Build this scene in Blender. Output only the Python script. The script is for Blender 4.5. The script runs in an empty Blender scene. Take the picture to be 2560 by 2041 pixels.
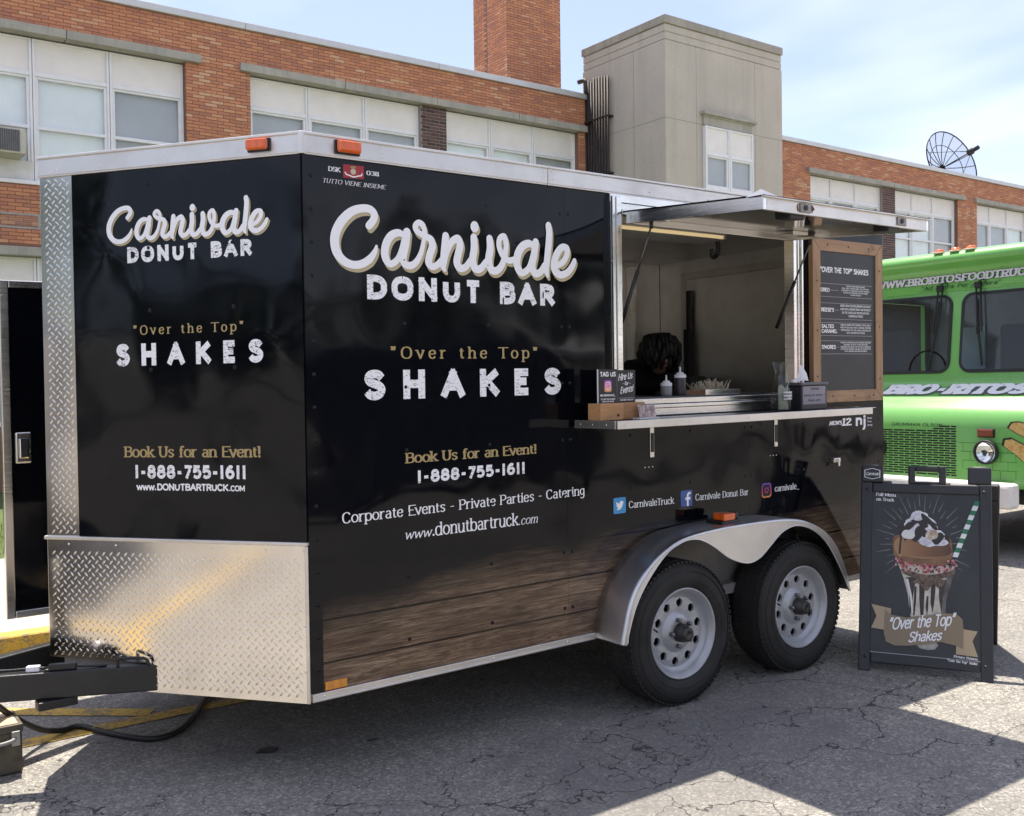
import bpy, bmesh, math, random
from mathutils import Vector, Matrix
random.seed(7)
scene = bpy.context.scene
COL = scene.collection

# ------------------------------------------------------------------ camera, sky, sun, exposure
CAM_LOC = (-1.5377, -3.3651, 1.4879)
YAW, PITCH, ROLL, FPX = 0.9359, -0.0201, -0.0136, 2465.75
def make_camera():
    cy, sy, cp, sp = math.cos(YAW), math.sin(YAW), math.cos(PITCH), math.sin(PITCH)
    f = Vector((cy*cp, sy*cp, sp)); r = Vector((sy, -cy, 0)); u = r.cross(f)
    cr, sr = math.cos(ROLL), math.sin(ROLL)
    r2 = r*cr + u*sr; u2 = u*cr - r*sr
    cd = bpy.data.cameras.new('camera'); co = bpy.data.objects.new('camera', cd); COL.objects.link(co)
    cd.sensor_width = 36; cd.lens = 36*FPX/2560; cd.clip_end = 5000; cd.clip_start = .05
    m = Matrix((r2, u2, -f)).transposed().to_4x4(); m.translation = CAM_LOC
    co.matrix_world = m; scene.camera = co
make_camera()
SUN_DIR = Vector((.10, .315, 1.0)).normalized()          # towards the sun, high behind the trailer
SUN_EL = math.asin(SUN_DIR.z); SUN_AZ = math.atan2(SUN_DIR.x, SUN_DIR.y)
SUN_STRENGTH, SKY_STRENGTH, EXPOSURE = 2.0, 0.13, 2.22
CLOUD_LOC = (0.3, 0.2, 0.1)
def make_world():
    w = bpy.data.worlds.new('World'); scene.world = w; w.use_nodes = True
    nt = w.node_tree; nt.nodes.clear(); N = nt.nodes.new; L = nt.links.new
    out = N('ShaderNodeOutputWorld'); bg = N('ShaderNodeBackground'); sky = N('ShaderNodeTexSky')
    sky.sky_type = 'NISHITA'; sky.sun_disc = False
    sky.sun_elevation = SUN_EL; sky.sun_rotation = SUN_AZ
    sky.air_density = 1.0; sky.dust_density = 1.0; sky.ozone_density = 3.0
    tn = N('ShaderNodeMix'); tn.data_type = 'RGBA'; tn.blend_type = 'MULTIPLY'; tn.inputs[0].default_value = 1; L(sky.outputs['Color'], tn.inputs[6]); tn.inputs[7].default_value = (.345, .32, .345, 1)
    tc = N('ShaderNodeTexCoord'); mp = N('ShaderNodeMapping'); mp.inputs['Scale'].default_value = (1, 1, 2.6); mp.inputs['Location'].default_value = CLOUD_LOC
    no = N('ShaderNodeTexNoise'); no.inputs['Scale'].default_value = 1.7; no.inputs['Detail'].default_value = 4; no.inputs['Roughness'].default_value = .5
    no.inputs['Distortion'].default_value = .3
    rp = N('ShaderNodeValToRGB'); rp.color_ramp.elements[0].position = .40; rp.color_ramp.elements[1].position = .98
    rp.color_ramp.elements[0].color = (.07, .07, .07, 1); rp.color_ramp.elements[1].color = (.72, .72, .72, 1)
    mx = N('ShaderNodeMix'); mx.data_type = 'RGBA'
    L(tc.outputs['Generated'], mp.inputs['Vector']); L(mp.outputs['Vector'], no.inputs['Vector']); L(no.outputs['Fac'], rp.inputs['Fac'])
    L(rp.outputs['Color'], mx.inputs[0]); L(tn.outputs[2], mx.inputs[6]); mx.inputs[7].default_value = (4.8, 4.5, 4.2, 1)
    L(mx.outputs[2], bg.inputs['Color']); bg.inputs['Strength'].default_value = SKY_STRENGTH
    L(bg.outputs[0], out.inputs[0])
    sd = bpy.data.lights.new('sun', 'SUN'); so = bpy.data.objects.new('sun', sd); COL.objects.link(so)
    sd.energy = SUN_STRENGTH; sd.angle = math.radians(.53); sd.color = (1, .92, .80)
    so.rotation_euler = SUN_DIR.to_track_quat('Z', 'Y').to_euler(); so.location = (4, 10, 30)
make_world()
vs = scene.view_settings
vs.view_transform = 'Standard'; vs.look = 'None'; vs.exposure = EXPOSURE; vs.gamma = 1; vs.use_curve_mapping = False

# ------------------------------------------------------------------ materials
class NT:
    def __init__(s, name):
        s.m = bpy.data.materials.new(name); s.m.use_nodes = True; s.t = s.m.node_tree; s.t.nodes.clear()
        s.out = s.t.nodes.new('ShaderNodeOutputMaterial'); s.b = s.t.nodes.new('ShaderNodeBsdfPrincipled')
        s.t.links.new(s.b.outputs[0], s.out.inputs[0])
    def n(s, typ, **kw):
        x = s.t.nodes.new('ShaderNode'+typ)
        for k, v in kw.items():
            if k in ('operation', 'data_type', 'blend_type', 'feature', 'distance', 'noise_dimensions', 'voronoi_dimensions', 'wave_type', 'bands_direction', 'attribute_name', 'invert'): setattr(x, k, v)
        return x
    def put(s, sock, v):
        if hasattr(v, 'is_output'): s.t.links.new(v, sock)
        elif isinstance(v, (tuple, list)) and len(v) == 3 and sock.type == 'RGBA': sock.default_value = (*v, 1)
        else: sock.default_value = v
    def math(s, op, a, b=None, c=None, clamp=False):
        x = s.n('Math', operation=op); x.use_clamp = clamp; s.put(x.inputs[0], a)
        if b is not None: s.put(x.inputs[1], b)
        if c is not None: s.put(x.inputs[2], c)
        return x.outputs[0]
    def obj(s, scale=None, loc=None, rot=None):
        tc = s.n('TexCoord'); o = tc.outputs['Object']
        if scale or loc or rot:
            mp = s.n('Mapping'); s.t.links.new(o, mp.inputs[0])
            if scale: mp.inputs['Scale'].default_value = scale
            if loc: mp.inputs['Location'].default_value = loc
            if rot: mp.inputs['Rotation'].default_value = rot
            o = mp.outputs[0]
        return o
    def noise(s, vec, scale, detail=4, rough=.55, dist=0):
        x = s.n('TexNoise'); s.put(x.inputs['Vector'], vec); x.inputs['Scale'].default_value = scale
        x.inputs['Detail'].default_value = detail; x.inputs['Roughness'].default_value = rough; x.inputs['Distortion'].default_value = dist
        return x.outputs['Fac']
    def ramp(s, fac, *stops):
        x = s.n('ValToRGB'); s.put(x.inputs[0], fac); cr = x.color_ramp
        while len(cr.elements) < len(stops): cr.elements.new(.5)
        for e, (p, c) in zip(cr.elements, stops):
            e.position = p; e.color = (*c, 1) if isinstance(c, (tuple, list)) else (c, c, c, 1)
        return x.outputs[0]
    def mix(s, fac, a, b, bt='MIX'):
        x = s.n('Mix', data_type='RGBA', blend_type=bt); s.put(x.inputs[0], fac); s.put(x.inputs[6], a); s.put(x.inputs[7], b); return x.outputs[2]
    def bump(s, h, strength=.3, dist=.01, normal=None):
        x = s.n('Bump'); x.inputs['Strength'].default_value = strength; x.inputs['Distance'].default_value = dist; s.put(x.inputs['Height'], h)
        if normal is not None: s.put(x.inputs['Normal'], normal)
        return x.outputs[0]
    def sep(s, v):
        x = s.n('SeparateXYZ'); s.put(x.inputs[0], v); return x.outputs
    def set(s, **kw):
        names = dict(col='Base Color', rough='Roughness', metal='Metallic', normal='Normal', coat='Coat Weight', coatr='Coat Roughness', ior='IOR', trans='Transmission Weight', alpha='Alpha', em='Emission Color', ems='Emission Strength', spec='Specular IOR Level', sheen='Sheen Weight', aniso='Anisotropic')
        for k, v in kw.items(): s.put(s.b.inputs[names[k]], v)
        return s.m
MATS = {}
def mat(name, col, rough=.5, metal=0., var=.12, vscale=6., bump=0., bscale=60., coat=0., rvar=.08, **kw):
    """plain procedural material: base colour with soft mottling, roughness variation and optional fine relief"""
    if name in MATS: return MATS[name]
    t = NT(name); v = t.obj()
    f = t.noise(v, vscale, 5, .6)
    lo = tuple(c*(1-var) for c in col); hi = tuple(min(1, c*(1+var)) for c in col)
    t.set(col=t.ramp(f, (.3, lo), (.7, hi)), metal=metal, coat=coat)
    r = t.n('MapRange'); t.put(r.inputs[0], t.noise(v, vscale*2.3, 3)); r.inputs[3].default_value = max(.02, rough-rvar); r.inputs[4].default_value = min(1, rough+rvar)
    t.set(rough=r.outputs[0])
    if bump: t.set(normal=t.bump(t.noise(v, bscale, 3), .5, bump))
    for k, x in kw.items(): t.set(**{k: x})
    MATS[name] = t.m
    return t.m

# ------------------------------------------------------------------ mesh helpers
def catmull(pts, n=8, closed=False):
    pts = [Vector(p) for p in pts]; out = []
    m = len(pts)
    rng = range(m if closed else m-1)
    for i in rng:
        if closed: p0, p1, p2, p3 = pts[i-1], pts[i], pts[(i+1) % m], pts[(i+2) % m]
        else:
            p1, p2 = pts[i], pts[i+1]
            p0 = pts[i-1] if i else p1*2-p2
            p3 = pts[i+2] if i+2 < m else p2*2-p1
        for k in range(n):
            t = k/n; t2 = t*t; t3 = t2*t
            out.append(.5*((2*p1)+(p2-p0)*t+(2*p0-5*p1+4*p2-p3)*t2+(3*p1-p0-3*p2+p3)*t3))
    if not closed: out.append(pts[-1])
    return out
class MB:
    def __init__(s): s.v = []; s.f = []; s.sm = []
    def add(s, vs, fs, smooth=False):
        o = len(s.v); s.v += [tuple(p) for p in vs]; s.f += [tuple(i+o for i in f) for f in fs]; s.sm += [smooth]*len(fs); return s
    def box(s, x0, x1, y0, y1, z0, z1):
        return s.add([(x0,y0,z0),(x1,y0,z0),(x1,y1,z0),(x0,y1,z0),(x0,y0,z1),(x1,y0,z1),(x1,y1,z1),(x0,y1,z1)],
                     [(0,3,2,1),(4,5,6,7),(0,1,5,4),(1,2,6,5),(2,3,7,6),(3,0,4,7)])
    def obox(s, c, U, V, W):        # centre + three half-extent vectors
        c, U, V, W = map(Vector, (c, U, V, W))
        if U.cross(V).dot(W) < 0: W = -W
        p = [c+U*a+V*b+W*d for d in (-1, 1) for a, b in ((-1,-1),(1,-1),(1,1),(-1,1))]
        return s.add(p, [(0,3,2,1),(4,5,6,7),(0,1,5,4),(1,2,6,5),(2,3,7,6),(3,0,4,7)])
    def prism(s, poly, d0, d1, axis='y', smooth=False, caps=True):
        """2-D polygon (in the two other axes) extruded along axis"""
        m = {'x': lambda p, d: (d, p[0], p[1]), 'y': lambda p, d: (p[0], d, p[1]), 'z': lambda p, d: (p[0], p[1], d)}[axis]
        n = len(poly); ar = sum(poly[i-1][0]*poly[i][1]-poly[i][0]*poly[i-1][1] for i in range(n))
        a = list(range(n)); b = list(range(n, 2*n))
        flip = (ar > 0) ^ (axis == 'y') ^ (d1 < d0)
        fs = []
        if caps: fs = [tuple(a), tuple(reversed(b))] if not flip else [tuple(reversed(a)), tuple(b)]
        q = [(i, (i+1) % n, n+(i+1) % n, n+i) for i in range(n)]
        if not flip: q = [tuple(reversed(x)) for x in q]
        s.add([m(p, d0) for p in poly]+[m(p, d1) for p in poly], fs)
        o = len(s.v)-2*n; s.f += [tuple(i+o for i in x) for x in q]; s.sm += [smooth]*n
        return s
    def tube(s, path, r, n=8, cap=True, smooth=True):
        path = [Vector(p) for p in path]; rs = r if isinstance(r, (list, tuple)) else [r]*len(path)
        vs = []; up = None
        for i, p in enumerate(path):
            t = (path[min(i+1, len(path)-1)]-path[max(i-1, 0)]).normalized()
            if up is None: up = t.orthogonal().normalized()
            up = (up-t*up.dot(t)).normalized(); w = t.cross(up)
            vs += [p+(up*math.cos(2*math.pi*k/n)+w*math.sin(2*math.pi*k/n))*rs[i] for k in range(n)]
        fs = [(i*n+k, i*n+(k+1) % n, (i+1)*n+(k+1) % n, (i+1)*n+k) for i in range(len(path)-1) for k in range(n)]
        s.add(vs, fs, smooth)
        if cap:
            o = len(s.v)-len(vs); l = (len(path)-1)*n
            s.f += [tuple(o+k for k in reversed(range(n))), tuple(o+l+k for k in range(n))]; s.sm += [False, False]
        return s
    def lathe(s, prof, c=(0,0,0), axis='z', n=24, smooth=True, a0=0, a1=2*math.pi):
        """profile of (radius, height) revolved"""
        c = Vector(c); full = abs(a1-a0-2*math.pi) < 1e-6; m = n if full else n+1
        vs = []
        for (r, h) in prof:
            for k in range(m):
                a = a0+(a1-a0)*k/n; x, y = r*math.cos(a), r*math.sin(a)
                vs.append(c+Vector({'z': (x, y, h), 'y': (x, h, y), 'x': (h, x, y)}[axis]))
        fs = []
        for i in range(len(prof)-1):
            for k in range(n):
                q = (i*m+k, i*m+(k+1) % m, (i+1)*m+(k+1) % m, (i+1)*m+k)
                fs.append(q if axis != 'y' else tuple(reversed(q)))
        return s.add(vs, fs, smooth)
    def quad(s, *p): return s.add(p, [tuple(range(len(p)))])
    def build(s, name, m=None, parent=None, bevel=0, seg=2, shear=0, origin=None, kind=None, label=None, local=False, auto=True):
        me = bpy.data.meshes.new(name)
        off = Vector((0, 0, 0))
        if parent is not None and not local: off = root_of(parent).location
        if parent is None and origin is not None: off = Vector(origin)
        vs = [(x-off.x, y-off.y, z+shear*x-off.z) for x, y, z in s.v]
        me.from_pydata(vs, [], s.f); me.polygons.foreach_set('use_smooth', s.sm); me.update()
        if m is not None: me.materials.append(m)
        o = bpy.data.objects.new(name, me); COL.objects.link(o)
        if parent is not None: o.parent = parent
        elif origin is not None: o.location = off
        if bevel:
            b = o.modifiers.new('bevel', 'BEVEL'); b.width = bevel; b.segments = seg; b.limit_method = 'ANGLE'; b.angle_limit = math.radians(40)
            b.harden_normals = False
        if kind: o['kind'] = kind
        if label: o['label'] = label
        return o
def root_of(o):
    while o.parent is not None: o = o.parent
    return o
def thing(name, label, cat, loc=(0,0,0), rot=(0,0,0), group=None):
    o = bpy.data.objects.new(name, None); COL.objects.link(o); o.location = loc; o.rotation_euler = rot
    o.empty_display_size = .1; o['label'] = label; o['category'] = cat
    if group: o['group'] = group
    return o
def tag(o, label, cat, group=None):
    o['label'] = label; o['category'] = cat
    if group: o['group'] = group
    return o
def smoothmesh(o):
    o.data.polygons.foreach_set('use_smooth', [True]*len(o.data.polygons)); return o
def subsurf(o, lv=2):
    md = o.modifiers.new('subsurf', 'SUBSURF'); md.levels = lv; md.render_levels = lv; return smoothmesh(o)
def copy_tree(o, parent=None):
    c = o.copy(); COL.objects.link(c); c.parent = parent
    for ch in o.children: copy_tree(ch, c)
    return c

# ------------------------------------------------------------------ stroke lettering
GLYPH = {
'A':(60,'l 4,0 30,70 56,0;l 14,24 46,24'),'B':(54,'l 9,0 9,70;c 9,70 30,70 44,64 46,53 42,42 30,38 9,38;c 9,38 32,38 48,32 50,19 46,6 30,0 9,0'),
'C':(58,'c 52,56 42,68 30,71 16,66 7,52 6,35 8,18 17,4 30,-1 43,2 53,14'),'D':(60,'l 9,0 9,70;c 9,70 28,70 44,64 54,48 54,35 54,22 44,6 28,0 9,0'),
'E':(50,'l 46,70 9,70 9,0 46,0;l 9,37 40,37'),'F':(48,'l 45,70 9,70 9,0;l 9,36 39,36'),
'G':(62,'c 53,57 43,68 31,71 17,66 7,52 6,35 8,18 17,4 31,-1 44,2 54,10;l 54,10 54,33 34,33'),'H':(62,'l 9,0 9,70;l 53,0 53,70;l 9,36 53,36'),
'I':(24,'l 12,0 12,70'),'J':(40,'c 30,70 30,40 30,16 24,2 13,-1 4,8'),'K':(58,'l 9,0 9,70;l 50,70 11,30;l 22,40 52,0'),'L':(48,'l 9,70 9,0 45,0'),
'M':(74,'l 8,0 8,70 37,14 66,70 66,0'),'N':(62,'l 9,0 9,70 53,0 53,70'),'O':(66,'c 33,71 16,65 7,50 6,35 7,20 16,5 33,-1 50,5 59,20 60,35 59,50 50,65 33,71'),
'P':(52,'l 9,0 9,70;c 9,70 30,70 44,65 48,52 44,39 30,33 9,33'),'Q':(66,'c 33,71 16,65 7,50 6,35 7,20 16,5 33,-1 50,5 59,20 60,35 59,50 50,65 33,71;l 38,18 60,-6'),
'R':(54,'l 9,0 9,70;c 9,70 30,70 44,65 48,52 44,39 30,33 9,33;l 28,33 50,0'),'S':(52,'c 46,57 38,68 26,71 13,67 8,56 13,45 26,38 40,31 46,19 40,5 26,-1 12,3 5,14'),
'T':(52,'l 3,70 49,70;l 26,70 26,0'),'U':(60,'c 9,70 9,45 9,24 16,5 30,-1 44,5 51,24 51,45 51,70'),'V':(58,'l 4,70 29,0 54,70'),'W':(84,'l 4,70 22,0 42,64 62,0 80,70'),
'X':(56,'l 4,70 52,0;l 52,70 4,0'),'Y':(56,'l 4,70 28,34 52,70;l 28,34 28,0'),'Z':(52,'l 5,70 47,70 5,0 48,0'),
'0':(52,'c 26,71 13,64 7,48 6,35 7,22 13,6 26,-1 39,6 45,22 46,35 45,48 39,64 26,71'),'1':(26,'l 13,70 13,0'),'2':(50,'c 6,54 12,68 26,71 40,65 43,52 36,38 20,20 6,0;l 6,0 46,0'),
'3':(50,'c 7,62 22,71 38,66 41,53 34,41 22,38;c 22,38 38,36 45,20 38,4 22,-1 5,8'),'4':(54,'l 38,0 38,70 5,20 50,20'),'5':(50,'l 43,70 12,70 9,40;c 9,40 24,45 40,38 45,22 38,5 22,-1 5,8'),
'6':(52,'c 42,64 30,71 16,60 8,40 7,22 12,6 26,-1 40,5 46,21 40,37 26,42 12,36 7,22'),'7':(46,'l 4,70 43,70 18,0'),'9':(52,'c 10,6 22,-1 36,10 44,30 45,48 40,64 26,71 12,65 6,49 12,33 26,28 40,34 45,48'),
'8':(52,'c 26,38 12,45 10,56 15,67 26,71 37,67 42,56 40,45 26,38 10,31 6,18 13,4 26,-1 39,4 46,18 42,31 26,38'),
'a':(46,'c 8,42 18,50 30,48 36,38 36,25;l 36,38 36,0;c 36,28 20,28 8,20 8,8 18,-1 30,4 36,12'),'b':(50,'l 8,72 8,0;c 8,36 18,49 30,50 42,42 45,25 42,8 30,-1 18,2 8,14'),
'c':(44,'c 39,38 30,50 22,50 9,42 6,25 9,8 22,-1 32,1 40,12'),'d':(50,'l 42,72 42,0;c 42,36 32,49 20,50 8,42 5,25 8,8 20,-1 32,2 42,14'),
'e':(46,'l 7,27 40,27;c 40,27 38,42 30,50 22,50 9,42 6,25 9,8 22,-1 32,1 40,12'),'f':(32,'c 32,66 26,73 18,70 14,60 14,40 14,0;l 3,48 28,48'),
'g':(48,'c 38,38 30,50 20,50 8,42 6,26 9,12 20,4 32,10 38,22;c 38,50 38,20 38,-6 30,-19 18,-20 6,-13'),'h':(50,'l 8,72 8,0;c 8,34 18,48 30,50 40,42 41,28 41,0'),
'i':(22,'l 11,50 11,0;d 11,66'),'j':(24,'c 14,50 14,20 14,-8 8,-19 0,-18;d 14,66'),'k':(46,'l 8,72 8,0;l 40,50 8,20;l 18,29 42,0'),'l':(22,'l 11,72 11,0'),
'm':(74,'l 8,50 8,0;c 8,34 17,48 27,50 36,42 37,28 37,0;c 37,34 46,48 56,50 65,42 66,28 66,0'),'n':(50,'l 8,50 8,0;c 8,34 18,48 30,50 40,42 41,28 41,0'),
'o':(50,'c 25,51 12,45 6,32 5,25 6,18 12,5 25,-1 38,5 44,18 45,25 44,32 38,45 25,51'),'p':(50,'l 8,50 8,-20;c 8,36 18,49 30,50 42,42 45,25 42,8 30,-1 18,2 8,14'),
'q':(50,'l 42,50 42,-20;c 42,36 32,49 20,50 8,42 5,25 8,8 20,-1 32,2 42,14'),'r':(36,'l 8,50 8,0;c 8,30 14,44 24,50 33,47'),'s':(42,'c 36,40 30,49 20,50 10,45 9,36 18,28 28,23 35,13 28,2 18,-1 6,8'),
't':(32,'c 14,64 14,40 14,14 19,1 30,4;l 3,48 28,48'),'u':(50,'c 8,50 8,30 8,12 16,0 26,-1 36,8 41,20;l 41,50 41,0'),'v':(46,'l 4,50 23,0 42,50'),'w':(66,'l 4,50 18,0 33,46 48,0 62,50'),
'x':(44,'l 4,50 40,0;l 40,50 4,0'),'y':(46,'l 4,50 24,2;l 42,50 22,0 14,-18 4,-20'),'z':(42,'l 5,50 37,50 5,0 38,0'),
'.':(18,'d 9,4'),',':(18,'l 10,6 5,-10'),'-':(36,'l 5,30 31,30'),'!':(22,'l 11,70 11,22;d 11,4'),"'":(16,'l 8,70 8,52'),'"':(30,'l 9,70 9,54;l 21,70 21,54'),'“':(34,'l 12,72 8,54;l 25,72 21,54'),'”':(34,'l 12,72 8,54;l 25,72 21,54'),
'_':(50,'l 3,-6 47,-6'),':':(18,'d 9,4;d 9,42'),'@':(76,'c 50,28 44,42 32,44 24,32 26,20 36,16 48,24 52,40;c 52,40 54,18 66,22 70,40 60,62 38,70 16,60 6,36 14,12 36,0 56,4'),'?':(44,'c 6,58 14,70 26,70 38,60 34,46 22,34 22,20;d 22,4'),'&':(60,'c 54,0 34,26 16,50 18,66 30,70 38,60 30,46 12,34 6,18 14,4 28,0 44,10 52,30')}
def parse(g):
    out = []
    for st in g.split(';'):
        k, *ps = st.split(' '); out.append((k, [Vector([float(c) for c in p.split(',')]) for p in ps]))
    return out
def ribbon(pts, wf, ext=0.):
    """quad strip along 2-D points, width from wf(direction, t)"""
    n = len(pts); L = []; Rr = []
    for i, p in enumerate(pts):
        a = (pts[i]-pts[i-1]).normalized() if i else None; b = (pts[i+1]-pts[i]).normalized() if i < n-1 else None
        if a is None: a = b
        if b is None: b = a
        t = (a+b); t = t.normalized() if t.length > 1e-6 else a
        c = max(.8, t.dot(a)); w = wf(t, i/(n-1))/2/c; nr = Vector((-t.y, t.x))
        e = ext*abs(t.y); q = p + (t*-e if i == 0 else t*e if i == n-1 else t*0)
        L.append(q+nr*w); Rr.append(q-nr*w)
    return L, Rr
STY = {  # thick, thin, slant, serif, tracking
 'block': (17, 17, 0, 0, 12), 'wide': (20, 20, 0, 0, 56), 'wide2': (20, 20, 0, 0, 24), 'serif': (10.5, 4.8, 0, 5.5, 2), 'serifb': (14, 6.5, 0, 6, 1), 'serifw': (12, 6, 0, 6, 26), 'serifi': (8, 3.6, .22, 5, 2),
 'sans': (8, 8, 0, 0, 3), 'sansb': (12, 12, 0, 0, 4), 'sansbb': (15, 15, 0, 0, 3), 'sansi': (9, 9, .2, 0, 2), 'slab': (19, 13, .18, 9, 7), 'slabfat': (27, 19, .25, 5, 9), 'script': (12, 9, .3, 0, -1), 'pixel': (9, 9, 0, 0, 8)}
def text_polys(txt, style):
    th, tn, sl, sf, tr = STY[style]; x = 0; polys = []
    wf = lambda t, k: tn+(th-tn)*abs(t.y)**1.3
    for ch in txt:
        if ch == ' ': x += 30+tr; continue
        g = GLYPH.get(ch)
        if g is None: x += 30; continue
        adv, st = g[0], parse(g[1])
        for _, ps in st:
            for q_ in ps: q_.y = tn/2+q_.y*(70-tn)/70 if q_.y >= -2 else q_.y
        for k, ps in st:
            if k == 'd':
                r = th*.62; c = ps[0]; poly = [c+Vector((math.cos(a*math.pi/4), math.sin(a*math.pi/4)))*r for a in range(8)]
                polys.append([(p.x+x+sl*p.y, p.y) for p in poly]); continue
            q = catmull(ps, 4) if k == 'c' else ps
            for run in ([q] if k == 'c' else [q[i:i+2] for i in range(len(q)-1)]):
                L, Rr = ribbon(run, wf, tn/2 if k == 'l' else 0)
                for i in range(len(run)-1):
                    polys.append([(p.x+x+sl*p.y, p.y) for p in (L[i], Rr[i], Rr[i+1], L[i+1])])
            if sf:
                for e, nb in ((ps[0], ps[1]), (ps[-1], ps[-2])):
                    if any(abs(e.y-(tn/2+y*(70-tn)/70)) < 1.5 for y in (0, 50, 70, 72)) or e.y < -15 and abs((nb-e).normalized().y) > .75:
                        y0, y1 = e.y-tn/2, e.y+tn/2
                        lft = th/2+sf; rgt = th/2+(sf if e.y < 10 or ch.isupper() else 0)
                        polys.append([(p[0]+x+sl*p[1], p[1]) for p in ((e.x-lft, y0), (e.x+rgt, y0), (e.x+rgt, y1), (e.x-lft, y1))])
        x += adv+tr
    return polys, x-tr
def words_of(txt, style):
    out = []; done = ''
    for i, w in enumerate(txt.split(' ')):
        a = len(text_polys(done, style)[0]) if done else 0
        done = done+(' ' if i else '')+w
        P = text_polys(done, style)[0]
        if len(P) > a: out.append(P[a:])
    return out
class Plane:
    def __init__(s, O, U, V): s.O, s.U, s.V = Vector(O), Vector(U).normalized(), Vector(V).normalized(); s.N = s.U.cross(s.V)
    def at(s, u, v, n=0.): return s.O+s.U*u+s.V*v+s.N*n
def lettering(pl, txt, style, u0, v0, u1, cap, m, parent, n=.0015, v1=None, shear=0, name='lettering', local=False, mb=None, step=2e-5):
    """one line of lettering: u0..u1 on the plane, baseline v0 (to v1), capital height cap"""
    polys, w = text_polys(txt, style); sx = (u1-u0)/w; sy = cap/70; v1 = v0 if v1 is None else v1
    own = mb is None
    if own and ' ' in txt:                      # every word its own piece
        o = None
        for wd in words_of(txt, style):
            m2 = MB(); k = 0
            for p in wd:
                q = [pl.at(u0+a*sx, v0+(v1-v0)*a/w+b*sy, n+(k % 12)*step) for a, b in p]; k += 1
                ar = sum((p[i-1][0]*p[i][1]-p[i][0]*p[i-1][1]) for i in range(len(p)))
                m2.add(q if ar > 0 else list(reversed(q)), [tuple(range(len(q)))])
            o = m2.build(name, m, parent, shear=shear, local=local)
        return o
    mb = mb or MB(); k = 0
    for p in polys:
        q = [pl.at(u0+a*sx, v0+(v1-v0)*a/w+b*sy, n+(k % 12)*step) for a, b in p]; k += 1
        ar = sum((p[i-1][0]*p[i][1]-p[i][0]*p[i-1][1]) for i in range(len(p)))
        mb.add(q if ar > 0 else list(reversed(q)), [tuple(range(len(q)))])
    return mb.build(name, m, parent, shear=shear, local=local) if own else mb
def decal(pl, poly, m, parent, n, name, shear=0, local=False, mb=None):
    ar = sum(poly[i-1][0]*poly[i][1]-poly[i][0]*poly[i-1][1] for i in range(len(poly)))
    q = [pl.at(a, b, n) for a, b in (poly if ar > 0 else reversed(poly))]
    if mb is not None: mb.add(q, [tuple(range(len(q)))]); return mb
    return MB().add(q, [tuple(range(len(q)))]).build(name, m, parent, shear=shear, local=local)
def rrect(u0, v0, u1, v1, r, n=5):
    P = []
    for cx, cy, a in ((u1-r, v0+r, -90), (u1-r, v1-r, 0), (u0+r, v1-r, 90), (u0+r, v0+r, 180)):
        for k in range(n+1):
            t = math.radians(a+90*k/n); P.append((cx+r*math.cos(t), cy+r*math.sin(t)))
    return P

# ------------------------------------------------------------------ ground
def m_asphalt():
    t = NT('asphalt'); v = t.obj()
    vo = t.n('TexVoronoi'); t.put(vo.inputs['Vector'], v); vo.inputs['Scale'].default_value = 95
    vo2 = t.n('TexVoronoi'); t.put(vo2.inputs['Vector'], v); vo2.inputs['Scale'].default_value = 210
    st = t.sep(vo.outputs['Color'])[0]; st2 = t.sep(vo2.outputs['Color'])[1]
    agg = t.ramp(st, (0, (.125, .12, .113)), (.5, (.235, .222, .20)), (.8, (.36, .337, .295)), (1, (.62, .58, .50)))
    agg = t.mix(.45, agg, t.ramp(st2, (0, (.13, .126, .122)), (.75, (.31, .295, .265)), (1, (.56, .53, .47))))
    big = t.noise(v, .7, 6, .62); col = t.mix(t.ramp(big, (.38, 0), (.68, .5)), agg, (.165, .160, .155), 'MIX'); col = t.mix(t.ramp(t.noise(t.obj(scale=(1, 1.7, 1), loc=(3, 1, 0)), .38, 5, .6, .6), (.52, 0), (.60, .45)), col, (.15, .145, .14))
    fine = t.noise(v, 5, 5, .7); col = t.mix(t.ramp(fine, (.3, .35), (.55, 0)), col, (.13, .126, .122))
    # cracks: warped cell edges, broken up by noise
    wv = t.n('VectorMath', operation='ADD'); nz = t.n('TexNoise'); t.put(nz.inputs['Vector'], v); nz.inputs['Scale'].default_value = 2.4; nz.inputs['Detail'].default_value = 6
    sc = t.n('VectorMath', operation='SCALE'); t.put(sc.inputs[0], nz.outputs['Color']); sc.inputs['Scale'].default_value = .8
    mp = t.obj(scale=(.8, 1.25, 1), rot=(0, 0, .5))
    t.put(wv.inputs[0], mp); t.put(wv.inputs[1], sc.outputs[0])
    ce = t.n('TexVoronoi', feature='DISTANCE_TO_EDGE'); t.put(ce.inputs['Vector'], wv.outputs[0]); ce.inputs['Scale'].default_value = 1.9
    wid = t.math('MULTIPLY', t.ramp(t.noise(v, .55, 4), (.43, 0), (.64, 1)), .0105)
    crack = t.math('LESS_THAN', ce.outputs['Distance'], wid)
    ce2 = t.n('TexVoronoi', feature='DISTANCE_TO_EDGE'); t.put(ce2.inputs['Vector'], wv.outputs[0]); ce2.inputs['Scale'].default_value = 5.2
    crack2 = t.math('LESS_THAN', ce2.outputs['Distance'], t.math('MULTIPLY', t.ramp(t.noise(v, .9, 3), (.50, 0), (.68, 1)), .012))
    cr = t.math('MAXIMUM', crack, crack2)
    col = t.mix(cr, col, (.06, .057, .056))
    h = t.math('SUBTRACT', t.math('ADD', st, t.math('MULTIPLY', st2, .5)), t.math('MULTIPLY', cr, 3))
    return t.set(col=col, rough=.88, normal=t.bump(h, .55, .004), spec=.3)
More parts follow.
